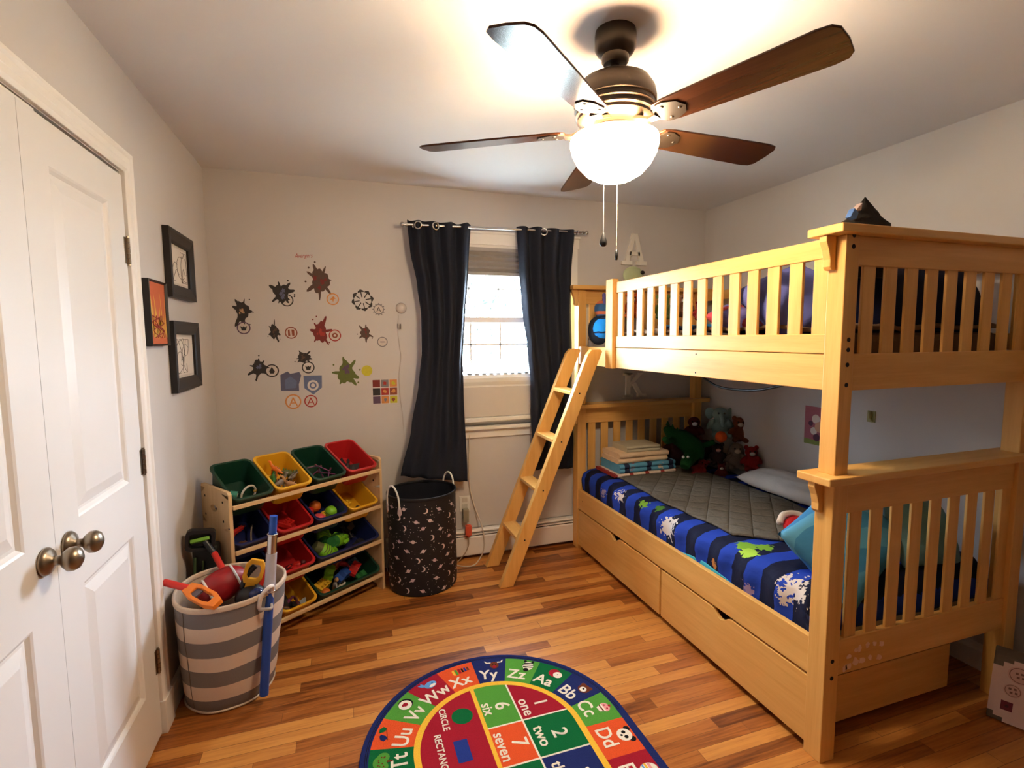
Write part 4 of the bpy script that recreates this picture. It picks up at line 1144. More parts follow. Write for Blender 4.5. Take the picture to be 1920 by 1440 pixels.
pillow('pillow', 'small lilac pillow lying on the brown blanket', 'pillow', (2.42, -1.42, 1.575), (.28, .24, .09), (radians(14), radians(-10), radians(30)), patterned('lilac_print', S(110, 100, 160), S(176, 70, 84), .13, .25, 'y', []), 'pillows on the bunk bed', seed=23)
mb = MB(); mb.grid(lambda u, v: (XL + .07 + .55 * u, -.95 - .42 * (1 - v), 1.512 + .03 * abs(noise.noise((u * 5, v * 5, 7))) + .03 * (1 - u) * v), 24, 24)
solo('blanket', mb, patterned('blue_print', S(40, 120, 186), S(28, 34, 58), .11, .35, 'y', [((0, 0, .02), .06, S(200, 190, 180), .1)]), 'bright blue printed blanket rumpled behind the guard slats', 'blanket', smooth=True, solid=.012)
mb = MB(); mb.grid(lambda u, v: (XL + .06 + .5 * u, -.95 + .36 * v, 1.51 + .03 * abs(noise.noise((u * 6, v * 6, 3))) + .015 * u), 20, 20)
solo('blanket', mb, cloth('blanket_pale', S(196, 184, 176), bump=.7), 'pale grey blanket bunched near the guard post', 'blanket', smooth=True, solid=.012)


def upper_plush(label, px, py, Y, s, mname, col, ears, muz): 
    T = plush(label, px, py, Y, s, mname, col, ears, muz); T['group'] = 'plush toys on the upper bunk'; return T


upper_plush('orange plush bear behind the slats next to the guard post', 1186, 575, -.42, .075, 'orange', S(196, 84, 34), 'round', 'cream')
upper_plush('olive green plush frog on the upper bunk', 1243, 578, -.55, .07, 'olive', S(104, 120, 60), 'round', None)
upper_plush('brown and tan plush dog sitting on the upper bunk', 1282, 575, -.72, .065, 'tan', S(120, 78, 50), 'long', 'cream')
upper_plush('small crimson plush cat in the middle of the upper bunk', 1312, 585, -1.05, .045, 'ruby', S(150, 40, 34), 'point', 'white')
# bright blue and dark bundle at the ladder opening
p = at(1118, 615, 'x', XL + .09)
T = thing('toy_bag', 'bright blue and black cloth bag slumped at the ladder opening', 'bag', (p.x + .03, p.y, 1.43))
mb = MB(); mb.ell((XL + .10, -.33, 1.535), (.10, .14, .105), pw=.85); mb.build('bag_body', cloth('bag_black', S(22, 24, 34)), T, smooth=True)
mb = MB(); mb.ell((XL + .065, -.39, 1.545), (.075, .095, .075)); mb.build('bag_front', patterned('bag_blue', S(24, 128, 206), S(20, 30, 60), .09, .12, 'z', []), T, smooth=True)
mb = MB(); mb.ell((XL + .11, -.32, 1.66), (.075, .10, .065), Euler((.5, 0, 0)).to_matrix()); mb.build('bag_flap', patterned('bag_print', S(48, 80, 110), S(190, 96, 60), .07, .3, 'z', [((0, -.04, .23), .03, S(216, 200, 190), .06)]), T, smooth=True)
mb = MB(); mb.tube([(XL + .08, -.36, 1.70), (XL + .08, -.34, 1.755), (XL + .11, -.29, 1.76), (XL + .12, -.26, 1.70)], .012, 8); mb.build('bag_strap', cloth('bag_purple', S(92, 78, 130)), T, smooth=True)
# pointed hat standing on the near cap rail
p = at(1626, 418, 'y', YN + .17)
T = thing('pointed_hat', 'black pointed cloth hat peeking over the near bunk rail', 'hat', (p.x, p.y, 1.70))
pk = at(1622, 371, 'y', p.y); l0 = at(1583, 415, 'y', p.y); r0 = at(1664, 421, 'y', p.y)
mb = MB(); bz = 1.70
rx = (r0.x - l0.x) / 2; cx0 = (r0.x + l0.x) / 2
prof = [(1.35, bz), (1.15, 1.80), (.98, l0.z - .004), (.62, l0.z + .018), (.5, l0.z + .036), (.33, l0.z + .055), (.12, pk.z - .012), (.02, pk.z)]
mb.loft([[(cx0 + (pk.x - cx0) * i / 7 + rx * r * cos(2 * pi * k / 24), p.y + .055 * r * sin(2 * pi * k / 24) - .0, z + .004 * sin(k * 1.7 + i)) for k in range(24)] for i, (r, z) in enumerate(prof)])
mb.build('hat_body', cloth('hat_black', S(40, 36, 34)), T, smooth=True)
q = at(1602, 399, 'y', p.y - .042)
MB().prism([(-.022, -.016), (.006, -.022), (.016, .0), (-.004, .016)], lambda u, v, w: (q.x + u, q.y + w, q.z + v), -.004, .018).build('blue_patch', cloth('hat_blue', S(84, 118, 176)), T, bevel=.002)
q = at(1609, 388, 'y', p.y - .03)
MB().prism([(-.014, -.012), (.012, -.012), (.016, .016)], lambda u, v, w: (q.x + u, q.y + w, q.z + v), -.004, .018).build('pale_patch', cloth('hat_pale', S(190, 166, 158)), T, bevel=.002)

# ------------------------------------------------------------------ toy organizer in the corner
OA = math.atan2(.566, .824); OO = Vector((.189, -.765, 0)); OW, OD, OH = .858, .285, .80
org = thing('toy_organizer', 'pale wooden toy organizer rack angled into the corner', 'toy rack', tuple(OO), OA)
OM = ROOT[org.name]
panel = [(0, 0), (OD, 0), (OD, OH - .01), (OD - .012, OH), (.03, OH), (.004, OH - .03), (0, OH - .05)]
hole = [(.045 * cos(2 * pi * k / 16) * .75, .016 * sin(2 * pi * k / 16)) for k in range(16)]
for x0 in (0, OW - .016):
    mb = MB()
    # side panel with an oval hand hole near the top
    hc = (.155, .70); hp = [(hc[0] + u, hc[1] + v) for u, v in hole]
    outer = [(OD * .5 + .5 * OD, hc[1])]
    ring = []
    for k in range(16):
        a = 2 * pi * k / 16; d = Vector((cos(a), sin(a))); t = 9
        if d.x > 1e-6: t = min(t, (OD - hc[0]) / d.x)
        if d.x < -1e-6: t = min(t, hc[0] / -d.x)
        if d.y > 1e-6: t = min(t, .085 / d.y)
        if d.y < -1e-6: t = min(t, .085 / -d.y)
        ring.append((hc[0] + d.x * t, hc[1] + d.y * t))
    zl, zh = hc[1] - .085, hc[1] + .085
    P = lambda u, v, w: (x0 + w, u, v)
    for w in (0, .016): mb.add([P(u, v, w) for u, v in hp + ring], [(k, (k + 1) % 16, 16 + (k + 1) % 16, 16 + k) for k in range(16)])
    mb.loft([[P(u, v, 0) for u, v in hp], [P(u, v, .016) for u, v in hp]], False, False)
    mb.prism([(0, 0), (.05, 0), (.06, .02), (OD - .06, .02), (OD - .05, 0), (OD, 0), (OD, zl), (0, zl)], P, 0, .016)
    mb.prism([(0, zh), (OD, zh), (OD, OH - .008), (OD - .008, OH), (.012, OH), (0, OH - .012)], P, 0, .016)
    mb.box(x0, x0 + .016, -.0, .0005, zl, zh); mb.box(x0, x0 + .016, OD - .0005, OD, zl, zh)
    for hy, hz in ((.06, .745), (.06, .655), (.245, .745), (.245, .655)):
        mb.cyl((x0 - .0008, hy, hz), (x0 + .0168, hy, hz), .006, n=10, mat=1)
    mb.xf(OM); mb.build('side_panel', [BIRCH['z'], M_DARK], org)
ROWS = (.735, .52, .31, .105)
TB = radians(27)
for z in ROWS:
    mb = MB(); mb.box(.016, OW - .016, -.012, .005, z - .018, z); mb.xf(OM); mb.build('front_rail', BIRCH['x'], org, bevel=.002)
    mb = MB(); mb.cyl((.016, .235, z + .001), (OW - .016, .235, z + .001), .007, n=12); mb.xf(OM); mb.build('dowel', BIRCH['x'], org, smooth='auto')
mb = MB(); mb.box(.016, OW - .016, OD - .012, OD - .004, .02, .10); mb.xf(OM); mb.build('back_panel', BIRCH['x'], org)

BINC = {n: paint('bin_' + n, c, .38, spread=.06, scale=12) for n, c in dict(green=S(16, 58, 42), yellow=S(222, 168, 36), red=S(182, 34, 36), navy=S(26, 34, 84)).items()}


def bin_(label, colr, row, slot, span, name='toy_bin'):
    w = (OW - .034) / 4; x = .017 + w * (slot + span / 2); bw = w * span - .008; L, hgt = .285, .125
    # local frame: origin at the front rim, y runs up and back along the rim, z is out of the bin
    M = OM @ Matrix.Translation((x, -.004, ROWS[row] + .022)) @ Matrix.Rotation(TB, 4, 'X')
    T = bpy.data.objects.new(name, None)
    mb = MB(); c = L / 2
    lp = lambda w_, l_, r, z: [(u, c + v, z) for u, v in rrect(w_, l_, r, 5)]
    t = .0028
    seq = [lp(bw * .76, L * .76, .022, -hgt), lp(bw * .80, L * .80, .026, -hgt + .004), lp(bw - .022, L - .022, .03, -.02), lp(bw - .02, L - .02, .03, -.012), lp(bw, L, .034, -.011), lp(bw + .001, L + .001, .034, -.001), lp(bw - .003, L - .003, .033, .001),
           lp(bw - .022, L - .022, .03, 0), lp(bw - .026, L - .026, .028, -.012), lp(bw * .80 - 2 * t, L * .80 - 2 * t, .024, -hgt + .008), lp(bw * .7, L * .7, .02, -hgt + .007)]
    mb.loft(seq, True, True); mb.xf(M)
    bx = M @ Vector((0, c, -hgt))
    o = mb.build(name, BINC[colr], loc=tuple(bx), smooth='auto')
    tag(o, label, 'toy bin', 'plastic bins on the toy rack')
    ROOT[o.name] = Matrix.Translation(bx)
    bpy.data.objects.remove(T)
    return M


TOYM = {n: paint('toy_' + n, c, .4, spread=.1) for n, c in dict(red=S(200, 40, 34), pink=S(226, 82, 96), orange=S(230, 120, 40), yellow=S(232, 186, 50), lime=S(128, 196, 40), green=S(48, 122, 62), teal=S(60, 140, 120), blue=S(44, 84, 168),
        sky=S(120, 160, 190), purple=S(112, 52, 96), dark=S(38, 34, 36), grey=S(128, 118, 108), olive=S(96, 100, 62), white=S(222, 214, 204), brown=S(96, 62, 42), gold=S(190, 146, 66), silver=S(170, 170, 172), tan=S(196, 150, 104), maroon=S(92, 34, 40)).items()}


def put(M, x, y, z=0, rot=(0, 0, 0)): return M @ Matrix.Translation((x, y, z)) @ Euler(rot).to_matrix().to_4x4()


def toy(kind, label, M, s, col, col2=None, group=None):
    """small toys, about 2 s long"""
    mb = MB(); nm = 'toy_' + kind; sm = 'auto'; bev = 0
    if kind == 'block': mb.box(-s, s, -s * .6, s * .6, 0, s); [mb.cyl((k * s * .5, j * s * .3, s), (k * s * .5, j * s * .3, s * 1.2), s * .18, n=10) for k in (-1, 0, 1) for j in (-1, 1)]; bev = .001
    elif kind == 'ball': mb.ell((0, 0, s), s); mb.torus((0, 0, s), s * .98, s * .05, (.3, 0, 1), mat=1)
    elif kind == 'dinosaur':
        mb.ell((0, 0, s * .8), (s * .6, s * .3, s * .35)); mb.tube([(s * .4, 0, s * .9), (s * .75, 0, s * 1.2), (s * .85, 0, s * 1.45)], lambda t: s * (.2 - .07 * t), 8); mb.ell((s * .98, 0, s * 1.5), (s * .24, s * .14, s * .14))
        mb.tube([(-s * .4, 0, s * .8), (-s * .9, 0, s * .6), (-s * 1.3, .1 * s, s * .7)], lambda t: s * (.22 - .19 * t), 8)
        for a in (-.35, .35):
            for b in (-.2, .2): mb.cyl((s * a, s * b, s * .7), (s * a * 1.1, s * b * 1.2, 0), s * .12, s * .09, 8)
        for k in range(5): mb.cyl((s * (-.5 + .25 * k), 0, s * 1.05), (s * (-.52 + .25 * k), 0, s * 1.32), s * .09, s * .01, 6, 1)
    elif kind == 'car':
        mb.loft([[(x * s, y, z * s) for x, z in ((-1, .25), (-1, .6), (-.55, .65), (-.35, 1), (.3, 1), (.55, .65), (1, .55), (1, .25))] for y in (-.42 * s, .42 * s)])
        for a in (-.6, .6):
            for b in (-.44, .44): mb.cyl((a * s, (b - .06) * s, .25 * s), (a * s, (b + .06) * s, .25 * s), .25 * s, n=14, mat=1)
        bev = .001
    elif kind == 'ring': mb.torus((0, 0, s * .2), s, s * .12, mat=0); mb.ell((s, 0, s * .2), (s * .3, s * .2, s * .2), mat=1)
    elif kind == 'figure':
        mb.ell((0, 0, s * 1.0), (s * .32, s * .22, s * .42)); mb.ell((0, 0, s * 1.62), (s * .24, s * .22, s * .26), mat=1)
        for k in (-1, 1):
            mb.tube([(k * s * .28, 0, s * 1.25), (k * s * .55, -s * .1, s * 1.0), (k * s * .6, -s * .3, s * .75)], s * .1, 8); mb.tube([(k * s * .15, 0, s * .7), (k * s * .2, -s * .05, s * .35), (k * s * .22, -s * .12, 0)], s * .13, 8, 1)
    elif kind == 'stick': mb.tube([(-s, 0, s * .1), (0, s * .1, s * .16), (s, 0, s * .1)], s * .07, 8); mb.ell((s, 0, s * .1), s * .13, mat=1, nu=10, nv=6); mb.ell((-s, 0, s * .1), s * .1, nu=10, nv=6, mat=1)
    elif kind == 'fist':
        mb.ell((0, 0, s * .7), (s * .85, s * .7, s * .6), pw=.75)
        for k in range(4): mb.tube([(s * .5, s * (-.5 + k * .34), s * 1.1), (s * .98, s * (-.5 + k * .34), s * .95), (s * .95, s * (-.48 + k * .32), s * .45), (s * .55, s * (-.46 + k * .31), s * .3)], s * .19, 8)
        mb.tube([(0, -s * .7, s * .5), (s * .5, -s * .85, s * .7), (s * .9, -s * .5, s * .65)], s * .2, 8); mb.cyl((-s * 1.25, 0, s * .7), (-s * .6, 0, s * .7), s * .5, s * .6, 16, 1)
        for k in range(3): mb.tube([(-s * .3 + k * .25 * s, -.5 * s, 1.18 * s), (-.2 * s + k * .25 * s, 0, 1.3 * s), (-s * .3 + k * .25 * s, .5 * s, 1.18 * s)], s * .05, 6, 1)
    elif kind == 'blaster': mb.box(-s, s * .7, -s * .18, s * .18, s * .5, s * .95); mb.cyl((s * .7, 0, s * .75), (s * 1.1, 0, s * .75), s * .14, n=12, mat=1); mb.beam((-s * .6, 0, s * .55), (-s * .85, 0, -s * .25), s * .26, s * .34); mb.torus((-s * .25, 0, s * .4), s * .16, s * .04, (0, 1, 0), mat=0); bev = .001
    elif kind == 'glasses':
        for k in (-1, 1): mb.torus((k * s * .5, 0, s * .3), s * .4, s * .07, (0, 1, .4)); mb.tube([(k * s * .9, 0, s * .35), (k * s * .95, s * .6, s * .4), (k * s * .9, s * 1.1, s * .2)], s * .05, 6)
        mb.tube([(-s * .12, 0, s * .4), (0, 0, s * .46), (s * .12, 0, s * .4)], s * .05, 6, 1)
    elif kind == 'dragon':
        mb.ell((0, 0, s * .5), (s * .6, s * .3, s * .35)); mb.ell((s * .75, 0, s * .75), (s * .28, s * .18, s * .18)); mb.tube([(s * .3, 0, s * .6), (s * .55, 0, s * .85), (s * .75, 0, s * .75)], s * .15, 8); mb.tube([(-s * .4, 0, s * .5), (-s, .2 * s, s * .3), (-1.3 * s, 0, s * .5)], lambda t: s * (.2 - .17 * t), 8)
        for k in (-1, 1): mb.add([(s * .2, k * s * .2, s * .7), (s * .1, k * s * 1.0, s * 1.35), (-s * .2, k * s * 1.1, s * .9), (-s * .5, k * s * .9, s * .9), (-s * .4, k * s * .2, s * .6), (s * .2, k * s * .2, s * .66), (s * .1, k * s * 1.0, s * 1.31), (-s * .2, k * s * 1.1, s * .86), (-s * .5, k * s * .9, s * .86), (-s * .4, k * s * .2, s * .56)], [(0, 1, 2, 3, 4), (9, 8, 7, 6, 5), (0, 5, 6, 1), (1, 6, 7, 2), (2, 7, 8, 3), (3, 8, 9, 4), (4, 9, 5, 0)], 1)
        for a in (-.3, .3):
            for b in (-.2, .2): mb.cyl((a * s, b * s, .4 * s), (a * s * 1.2, b * s * 1.4, 0), .11 * s, .07 * s, 8)
    elif kind == 'dome': mb.lathe([(s, 0), (s * .97, s * .3), (s * .8, s * .62), (s * .45, s * .85), (0, s * .92)], n=24); mb.torus((0, 0, .02 * s), s, s * .09, mat=1)
    mb.xf(M)
    return solo(nm, mb, [TOYM[col], TOYM[col2 or col]], label, 'toy', group, smooth=sm, bevel=bev)


FLOOR_ = -.115
G = 'small toys in the rack bins'
B = bin_('dark green bin at the top, closest to the picture frames', 'green', 0, 0, 1)
toy('ring', 'white loop toy standing in the first green bin', put(B, .03, .12, -.085, (1.35, 0, .3)), .042, 'white', 'gold', G)
toy('figure', 'yellow toy figure lying beside the white loop', put(B, .02, .075, -.10, (1.2, .3, .9)), .045, 'gold', 'yellow', G)
toy('car', 'mint green toy car in the first green bin', put(B, -.035, .125, -.108, (0, 0, 1.0)), .04, 'teal', 'white', G)
toy('block', 'white toy block in front corner of the first green bin', put(B, -.04, .065, -.108, (0, .2, .6)), .022, 'white', 'white', G)
B = bin_('yellow bin full of dinosaurs on the top row', 'yellow', 0, 1, 1)
for k, (x, y, z, r, s, c1_, c2_, lb) in enumerate(((-.02, .10, -.10, .4, .05, 'grey', 'brown', 'grey dinosaur toy in the middle of the yellow top bin'), (.035, .085, -.10, 2.2, .045, 'tan', 'brown', 'tan dinosaur toy at the front of the yellow top bin'), (-.04, .16, -.095, 1.2, .045, 'green', 'olive', 'green dinosaur toy at the back of the yellow top bin'),
        (.03, .15, -.085, -.5, .048, 'olive', 'green', 'olive dinosaur toy leaning in the yellow top bin'), (0, .19, -.07, 1.9, .04, 'orange', 'tan', 'orange dinosaur toy on top of the dinosaur pile'), (-.05, .075, -.10, 2.9, .04, 'olive', 'brown', 'small olive dinosaur toy in the front corner of the yellow top bin'), (.045, .12, -.06, 3.6, .036, 'grey', 'grey', 'pale grey dinosaur toy lying over the others'))):
    toy('dinosaur', lb, put(B, x, y, z, (.3 * (k % 3 - 1), .2, r)), s * 1.05, c1_, c2_, G)
B = bin_('dark green bin of sticks on the top row, next to the red bin', 'green', 0, 2, 1)
for k, (x, y, r) in enumerate(((.0, .15, .5), (.03, .13, 1.4), (.05, .11, 2.4), (-.01, .17, -.2), (.04, .08, .9), (.02, .12, 1.9))):
    toy('stick', 'purple toy rod tangled in the second green bin', put(B, x, y, -.10 + .012 * k, (.2, .15 * (k % 3 - 1), r)), .048, 'purple', 'maroon', 'purple rods in the green bin')
toy('ring', 'gold toy ring in front of the purple rods', put(B, -.01, .07, -.10, (.4, 0, 0)), .02, 'gold', 'silver', G)
toy('ball', 'silver ball in the second green bin', put(B, -.035, .085, -.10), .016, 'silver', 'gold', G)
toy('ball', 'gold ball behind the silver ball', put(B, -.045, .13, -.10), .016, 'gold', 'silver', G)
B = bin_('red bin at the top next to the far side panel', 'red', 0, 3, 1)
toy('dragon', 'dark grey winged toy in the red top bin', put(B, -.01, .14, -.11, (.2, 0, 1.0)), .055, 'dark', 'dark', G)
toy('dragon', 'brown winged toy at the front of the red top bin', put(B, .0, .08, -.11, (0, .2, 2.4)), .04, 'brown', 'dark', G)
toy('figure', 'small tan figure in the red top bin', put(B, .04, .07, -.105, (1.3, 0, 2)), .03, 'tan', 'olive', G)
B = bin_('navy bin on the second row behind the blue pole', 'navy', 1, 0, 1)
toy('blaster', 'red toy blaster in the navy bin of the second row', put(B, -.02, .15, -.09, (0, .2, .5)), .045, 'red', 'maroon', G)
toy('car', 'brown toy car in the navy bin of the second row', put(B, -.03, .07, -.108, (0, 0, .4)), .04, 'brown', 'dark', G)
toy('stick', 'grey toy rod in the navy bin of the second row', put(B, .035, .11, -.085, (.2, -.3, 1.2)), .055, 'grey', 'dark', G)
B = bin_('red bin on the second row between two navy bins', 'red', 1, 1, 1)
toy('block', 'red toy brick in the second row red bin', put(B, .02, .12, -.108, (0, .1, .5)), .035, 'red', 'red', G)
toy('blaster', 'red toy blaster in the second row red bin', put(B, -.02, .09, -.09, (.3, .1, 2.2)), .04, 'red', 'maroon', G)
B = bin_('navy bin of bright balls on the second row', 'navy', 1, 2, 1)
toy('dome', 'pink toy dome in the ball bin', put(B, -.025, .08, -.085, (-.5, .2, 0)), .038, 'pink', 'red', G)
toy('ball', 'orange ball at the back of the ball bin', put(B, .0, .17, -.10), .032, 'orange', 'red', G)
toy('ball', 'small red ball beside the orange ball', put(B, -.045, .15, -.10), .026, 'red', 'orange', G)
toy('ball', 'lime ball beside the pink dome', put(B, .045, .085, -.09), .034, 'lime', 'green', G)
toy('block', 'yellow toy brick between pink dome and lime ball', put(B, .015, .10, -.085, (.2, .3, .4)), .024, 'yellow', 'yellow', G)
B = bin_('yellow bin on the second row, nearly empty', 'yellow', 1, 3, 1)
toy('block', 'yellow toy brick in the nearly empty yellow bin', put(B, -.02, .14, -.112, (0, 0, .3)), .03, 'yellow', 'gold', G)
toy('car', 'small dark toy car in the nearly empty yellow bin', put(B, .02, .075, -.112, (0, 0, .5)), .035, 'dark', 'brown', G)
B = bin_('navy bin on the third row beside the wooden side panel', 'navy', 2, 0, 1)
toy('block', 'dark red toy brick in the third row navy bin', put(B, .02, .10, -.108, (0, 0, .5)), .03, 'maroon', 'maroon', G)
B = bin_('red bin on the third row', 'red', 2, 1, 1)
toy('figure', 'red toy figure in the third row red bin', put(B, .0, .11, -.105, (1.1, .2, 1)), .055, 'red', 'maroon', G)
toy('car', 'red toy car in the third row red bin', put(B, .03, .075, -.112, (0, 0, 2)), .035, 'red', 'dark', G)
B = bin_('wide navy bin holding lime green foam fists', 'navy', 2, 2, 2, 'wide_toy_bin')
toy('fist', 'lime foam fist at the back of the wide navy bin', put(B, -.06, .19, -.10, (.2, .1, 1.2)), .052, 'lime', 'green', G)
toy('fist', 'lime foam fist at the front corner of the wide navy bin', put(B, -.115, .10, -.09, (.3, .5, -.6)), .058, 'lime', 'olive', G)
toy('fist', 'lime foam fist lying sideways in the middle of the wide navy bin', put(B, -.01, .11, -.09, (-.3, .4, .4)), .058, 'lime', 'green', G)
toy('glasses', 'black toy glasses in the wide navy bin', put(B, .09, .13, -.10, (0, 0, .6)), .045, 'dark', 'dark', G)
toy('dragon', 'dark winged toy in the back of the wide navy bin', put(B, .11, .19, -.11, (0, 0, 2)), .05, 'dark', 'dark', G)
toy('car', 'black toy car in the wide navy bin', put(B, .13, .08, -.112, (0, 0, .2)), .04, 'dark', 'grey', G)
B = bin_('yellow bin on the bottom row', 'yellow', 3, 1, 1)
for k, (x, y, r) in enumerate(((.0, .12, .4), (.035, .08, 1.6), (-.03, .08, 2.6))):
    toy('dragon', ('plum winged toy at the back of the bottom yellow bin', 'plum winged toy in the front of the bottom yellow bin', 'brown winged toy in the bottom yellow bin')[k], put(B, x, y, -.112, (.2, 0, r)), .042, ('purple', 'maroon', 'brown')[k], 'dark', G)
B = bin_('navy bin on the bottom row behind the striped hamper', 'navy', 3, 0, 1)
B = bin_('wide dark green bin of mixed toys on the bottom row', 'green', 3, 2, 2, 'wide_toy_bin')
for kd, x, y, r, s, a, b_, lb in (('block', -.11, .12, .4, .04, 'yellow', 'gold', 'yellow toy brick in the wide green bin'), ('car', -.04, .17, .9, .05, 'lime', 'dark', 'lime toy car in the wide green bin'), ('car', .02, .11, .3, .05, 'blue', 'dark', 'blue toy car in the wide green bin'),
        ('car', .02, .215, .5, .06, 'orange', 'tan', 'long orange toy car at the back of the wide green bin'), ('car', .10, .12, .6, .048, 'red', 'dark', 'red toy car in the wide green bin'), ('block', .13, .18, .2, .034, 'sky', 'white', 'pale blue toy brick in the wide green bin'),
        ('figure', -.06, .075, 1.2, .042, 'silver', 'tan', 'silver toy figure in the wide green bin'), ('ball', -.12, .065, 0, .024, 'orange', 'yellow', 'orange ball in front of the yellow brick'), ('dinosaur', .07, .19, 2.2, .045, 'pink', 'purple', 'pink dinosaur toy in the wide green bin'), ('car', .14, .08, .1, .036, 'green', 'dark', 'green toy car in the wide green bin'), ('block', -.01, .07, .8, .024, 'white', 'white', 'white toy brick in the wide green bin')):
    toy(kd, lb, put(B, x, y, -.108 + .03 * (kd == 'car' and y > .1), (.1, .1, r)), s * 1.2, a, b_, G)

# ------------------------------------------------------------------ striped hamper and what is in it
HC = Vector((.196, -.945, 0)); HR0, HR1, HH = .163, .204, .485
HTOP = Vector((.228, -1.012, 0))
hm = thing('striped_hamper', 'grey and cream striped round cloth hamper full of toys', 'hamper', (HC.x, HC.y, 0))


def stripes():
    k = NT('hamper_stripes'); v = k.coord(); sx = k.new('ShaderNodeSeparateXYZ'); k.l(v, sx.inputs[0])
    nz = k.new('ShaderNodeTexNoise'); nz.inputs['Scale'].default_value = 5; k.l(v, nz.inputs['Vector'])
    w = k.math('FRACT', k.math('ADD', k.math('DIVIDE', sx.outputs[2], .1375), k.math('MULTIPLY', nz.outputs[0], .10)))
    col = k.mix(k.math('GREATER_THAN', w, .52), S(126, 122, 122), S(222, 206, 190))
    k.l(col, k.b.inputs['Base Color']); k.b.inputs['Roughness'].default_value = .9; k.b.inputs['Specular IOR Level'].default_value = .2
    n2 = k.new('ShaderNodeTexNoise'); n2.inputs['Scale'].default_value = 260; k.l(v, n2.inputs['Vector']); k.bump(n2.outputs[0], .35, .002)
    return k.m


M_CANVAS = cloth('hamper_canvas', S(206, 188, 168), bscale=250)


def hr(z): return HR0 + (HR1 - HR0) * min(1, (z / HH)) ** .6


def hpt(a, z, d=0):
    dent = .006 * sin(3 * a + 1) * (z / HH) + .010 * math.exp(-((a - 3.9) / .12) ** 2) * 0
    r = hr(z) + dent + .004 * noise.noise((cos(a) * 2, sin(a) * 2, z * 7)) - d
    c = HC.lerp(HTOP, min(1, z / HH))
    return (c.x + r * cos(a), c.y + r * sin(a), z)


n = 56; zs = [.0, .006, .03] + [.06 + k * .028 for k in range(15)] + [HH]
mb = MB(); mb.loft([[hpt(2 * pi * i / n, max(z, .001), .012 if z < .004 else 0) for i in range(n)] for z in zs], True, False)
mb.build('hamper_body', stripes(), hm, smooth=True)
mb = MB(); mb.loft([[hpt(2 * pi * i / n, z, .005) for i in range(n)] for z in (HH, .4, .3, .2, .1, .02)], False, True)
mb.build('lining', M_CANVAS, hm, smooth=True)
mb = MB(); P = [hpt(2 * pi * i / n, HH - .006, .0015) for i in range(n)]
lp = []
for i in range(n):
    a = 2 * pi * i / n; c = Vector(P[i]); e = Vector((cos(a), sin(a), 0)); lp.append([c + e * u + Vector((0, 0, v)) for u, v in rrect(.012, .022, .005, 3)])
lp.append(lp[0]); mb.loft(lp, False, False); mb.build('rim', M_CANVAS, hm, smooth=True)
mb = MB(); P = [hpt(2 * pi * i / n, .008, -.001) for i in range(n)]; mb.tube(P + [P[0]], .005, 6, sub=1); mb.build('base_piping', M_CANVAS, hm, smooth=True)
mb = MB(); a = -2.25; mb.tube([hpt(a, z, -.0005) for z in (.02, .12, .25, .35, HH - .02)], .0018, 6); mb.build('seam', paint('seam_grey', S(120, 112, 106), .9), hm, smooth=True)
# strap handle on the pole side
ah = -.72
mb = MB(); pts = [hpt(ah - .16, HH - .05, -.006), hpt(ah - .14, HH + .0, -.012), hpt(ah - .06, HH + .03, -.03), hpt(ah + .06, HH + .026, -.024), hpt(ah + .12, HH, -.01), hpt(ah + .13, HH - .06, -.006)]
mb.tube(pts, .008, 8); mb.build('strap', cloth('strap_white', S(216, 208, 200)), hm, smooth=True)
mb = MB()
for k in (0, 1):
    z = HH - .055 - .0 * k
    mb.tube([hpt(ah - .16, z, -.004), hpt(ah - .02, z - .004, -.038), hpt(ah + .13, z, -.004)], .006, 8)
mb.build('strap_loop', bpy.data.materials['strap_white'], hm, smooth=True)

# blue and silver pole held by the strap
p0 = at(495, 1302, 'z', .045)
pt = at(512, 985, 'y', p0.y + .0); pb = Vector(p0)
T = thing('toy_pole', 'tall blue and silver telescopic pole strapped to the striped hamper', 'pole', tuple(pb))
ax = pt - pb; ln = ax.length; ax = ax.normalized()
Q = lambda t: pb + ax * ln * t
M_PB = paint('pole_blue', S(22, 72, 158), .35)
for nm_, t0, t1, r, m in (('pole_shaft', 0, .62, .0175, M_PB), ('clear_sleeve', .62, .84, .0205, paint('pole_clear', S(178, 176, 186), .2)), ('chrome_tube', .84, .95, .018, M_STEEL), ('pole_tip', .95, 1.055, .0145, M_PB)):
    MB().cyl(Q(t0), Q(t1), r, n=20).build(nm_, m, T, smooth='auto')
mb = MB(); mb.torus(Q(.95), .018, .003, ax, 20, 6); mb.torus(Q(.62), .0205, .003, ax, 20, 6); mb.build('collar', M_STEEL, T, smooth=True)

# football
c = at(385, 1098, 'z', .43)
T = thing('football', 'red toy football with white bands in the striped hamper', 'ball', (c.x, c.y, .33))
mb = MB(); R = Euler((0, radians(-18), radians(25))).to_matrix()
c = Vector((.195, -.99, .475))
mb.lathe([(0, -.100), (.026, -.091), (.047, -.07), (.061, -.04), (.066, 0), (.061, .04), (.047, .07), (.026, .091), (0, .100)], n=28); mb.xf(Matrix.Translation(c) @ (R @ Matrix.Rotation(pi / 2, 3, 'Y')).to_4x4()); mb.build('ball_body', paint('football_red', S(150, 20, 28), .35, bump=.3, bscale=400), T, smooth=True)
for t in (-.054, .054):
    mb = MB(); mb.torus((0, 0, t), .0555, .005, n=32); mb.xf(Matrix.Translation(c) @ (R @ Matrix.Rotation(pi / 2, 3, 'Y')).to_4x4()); mb.build('band', M_WHITE, T, smooth=True)


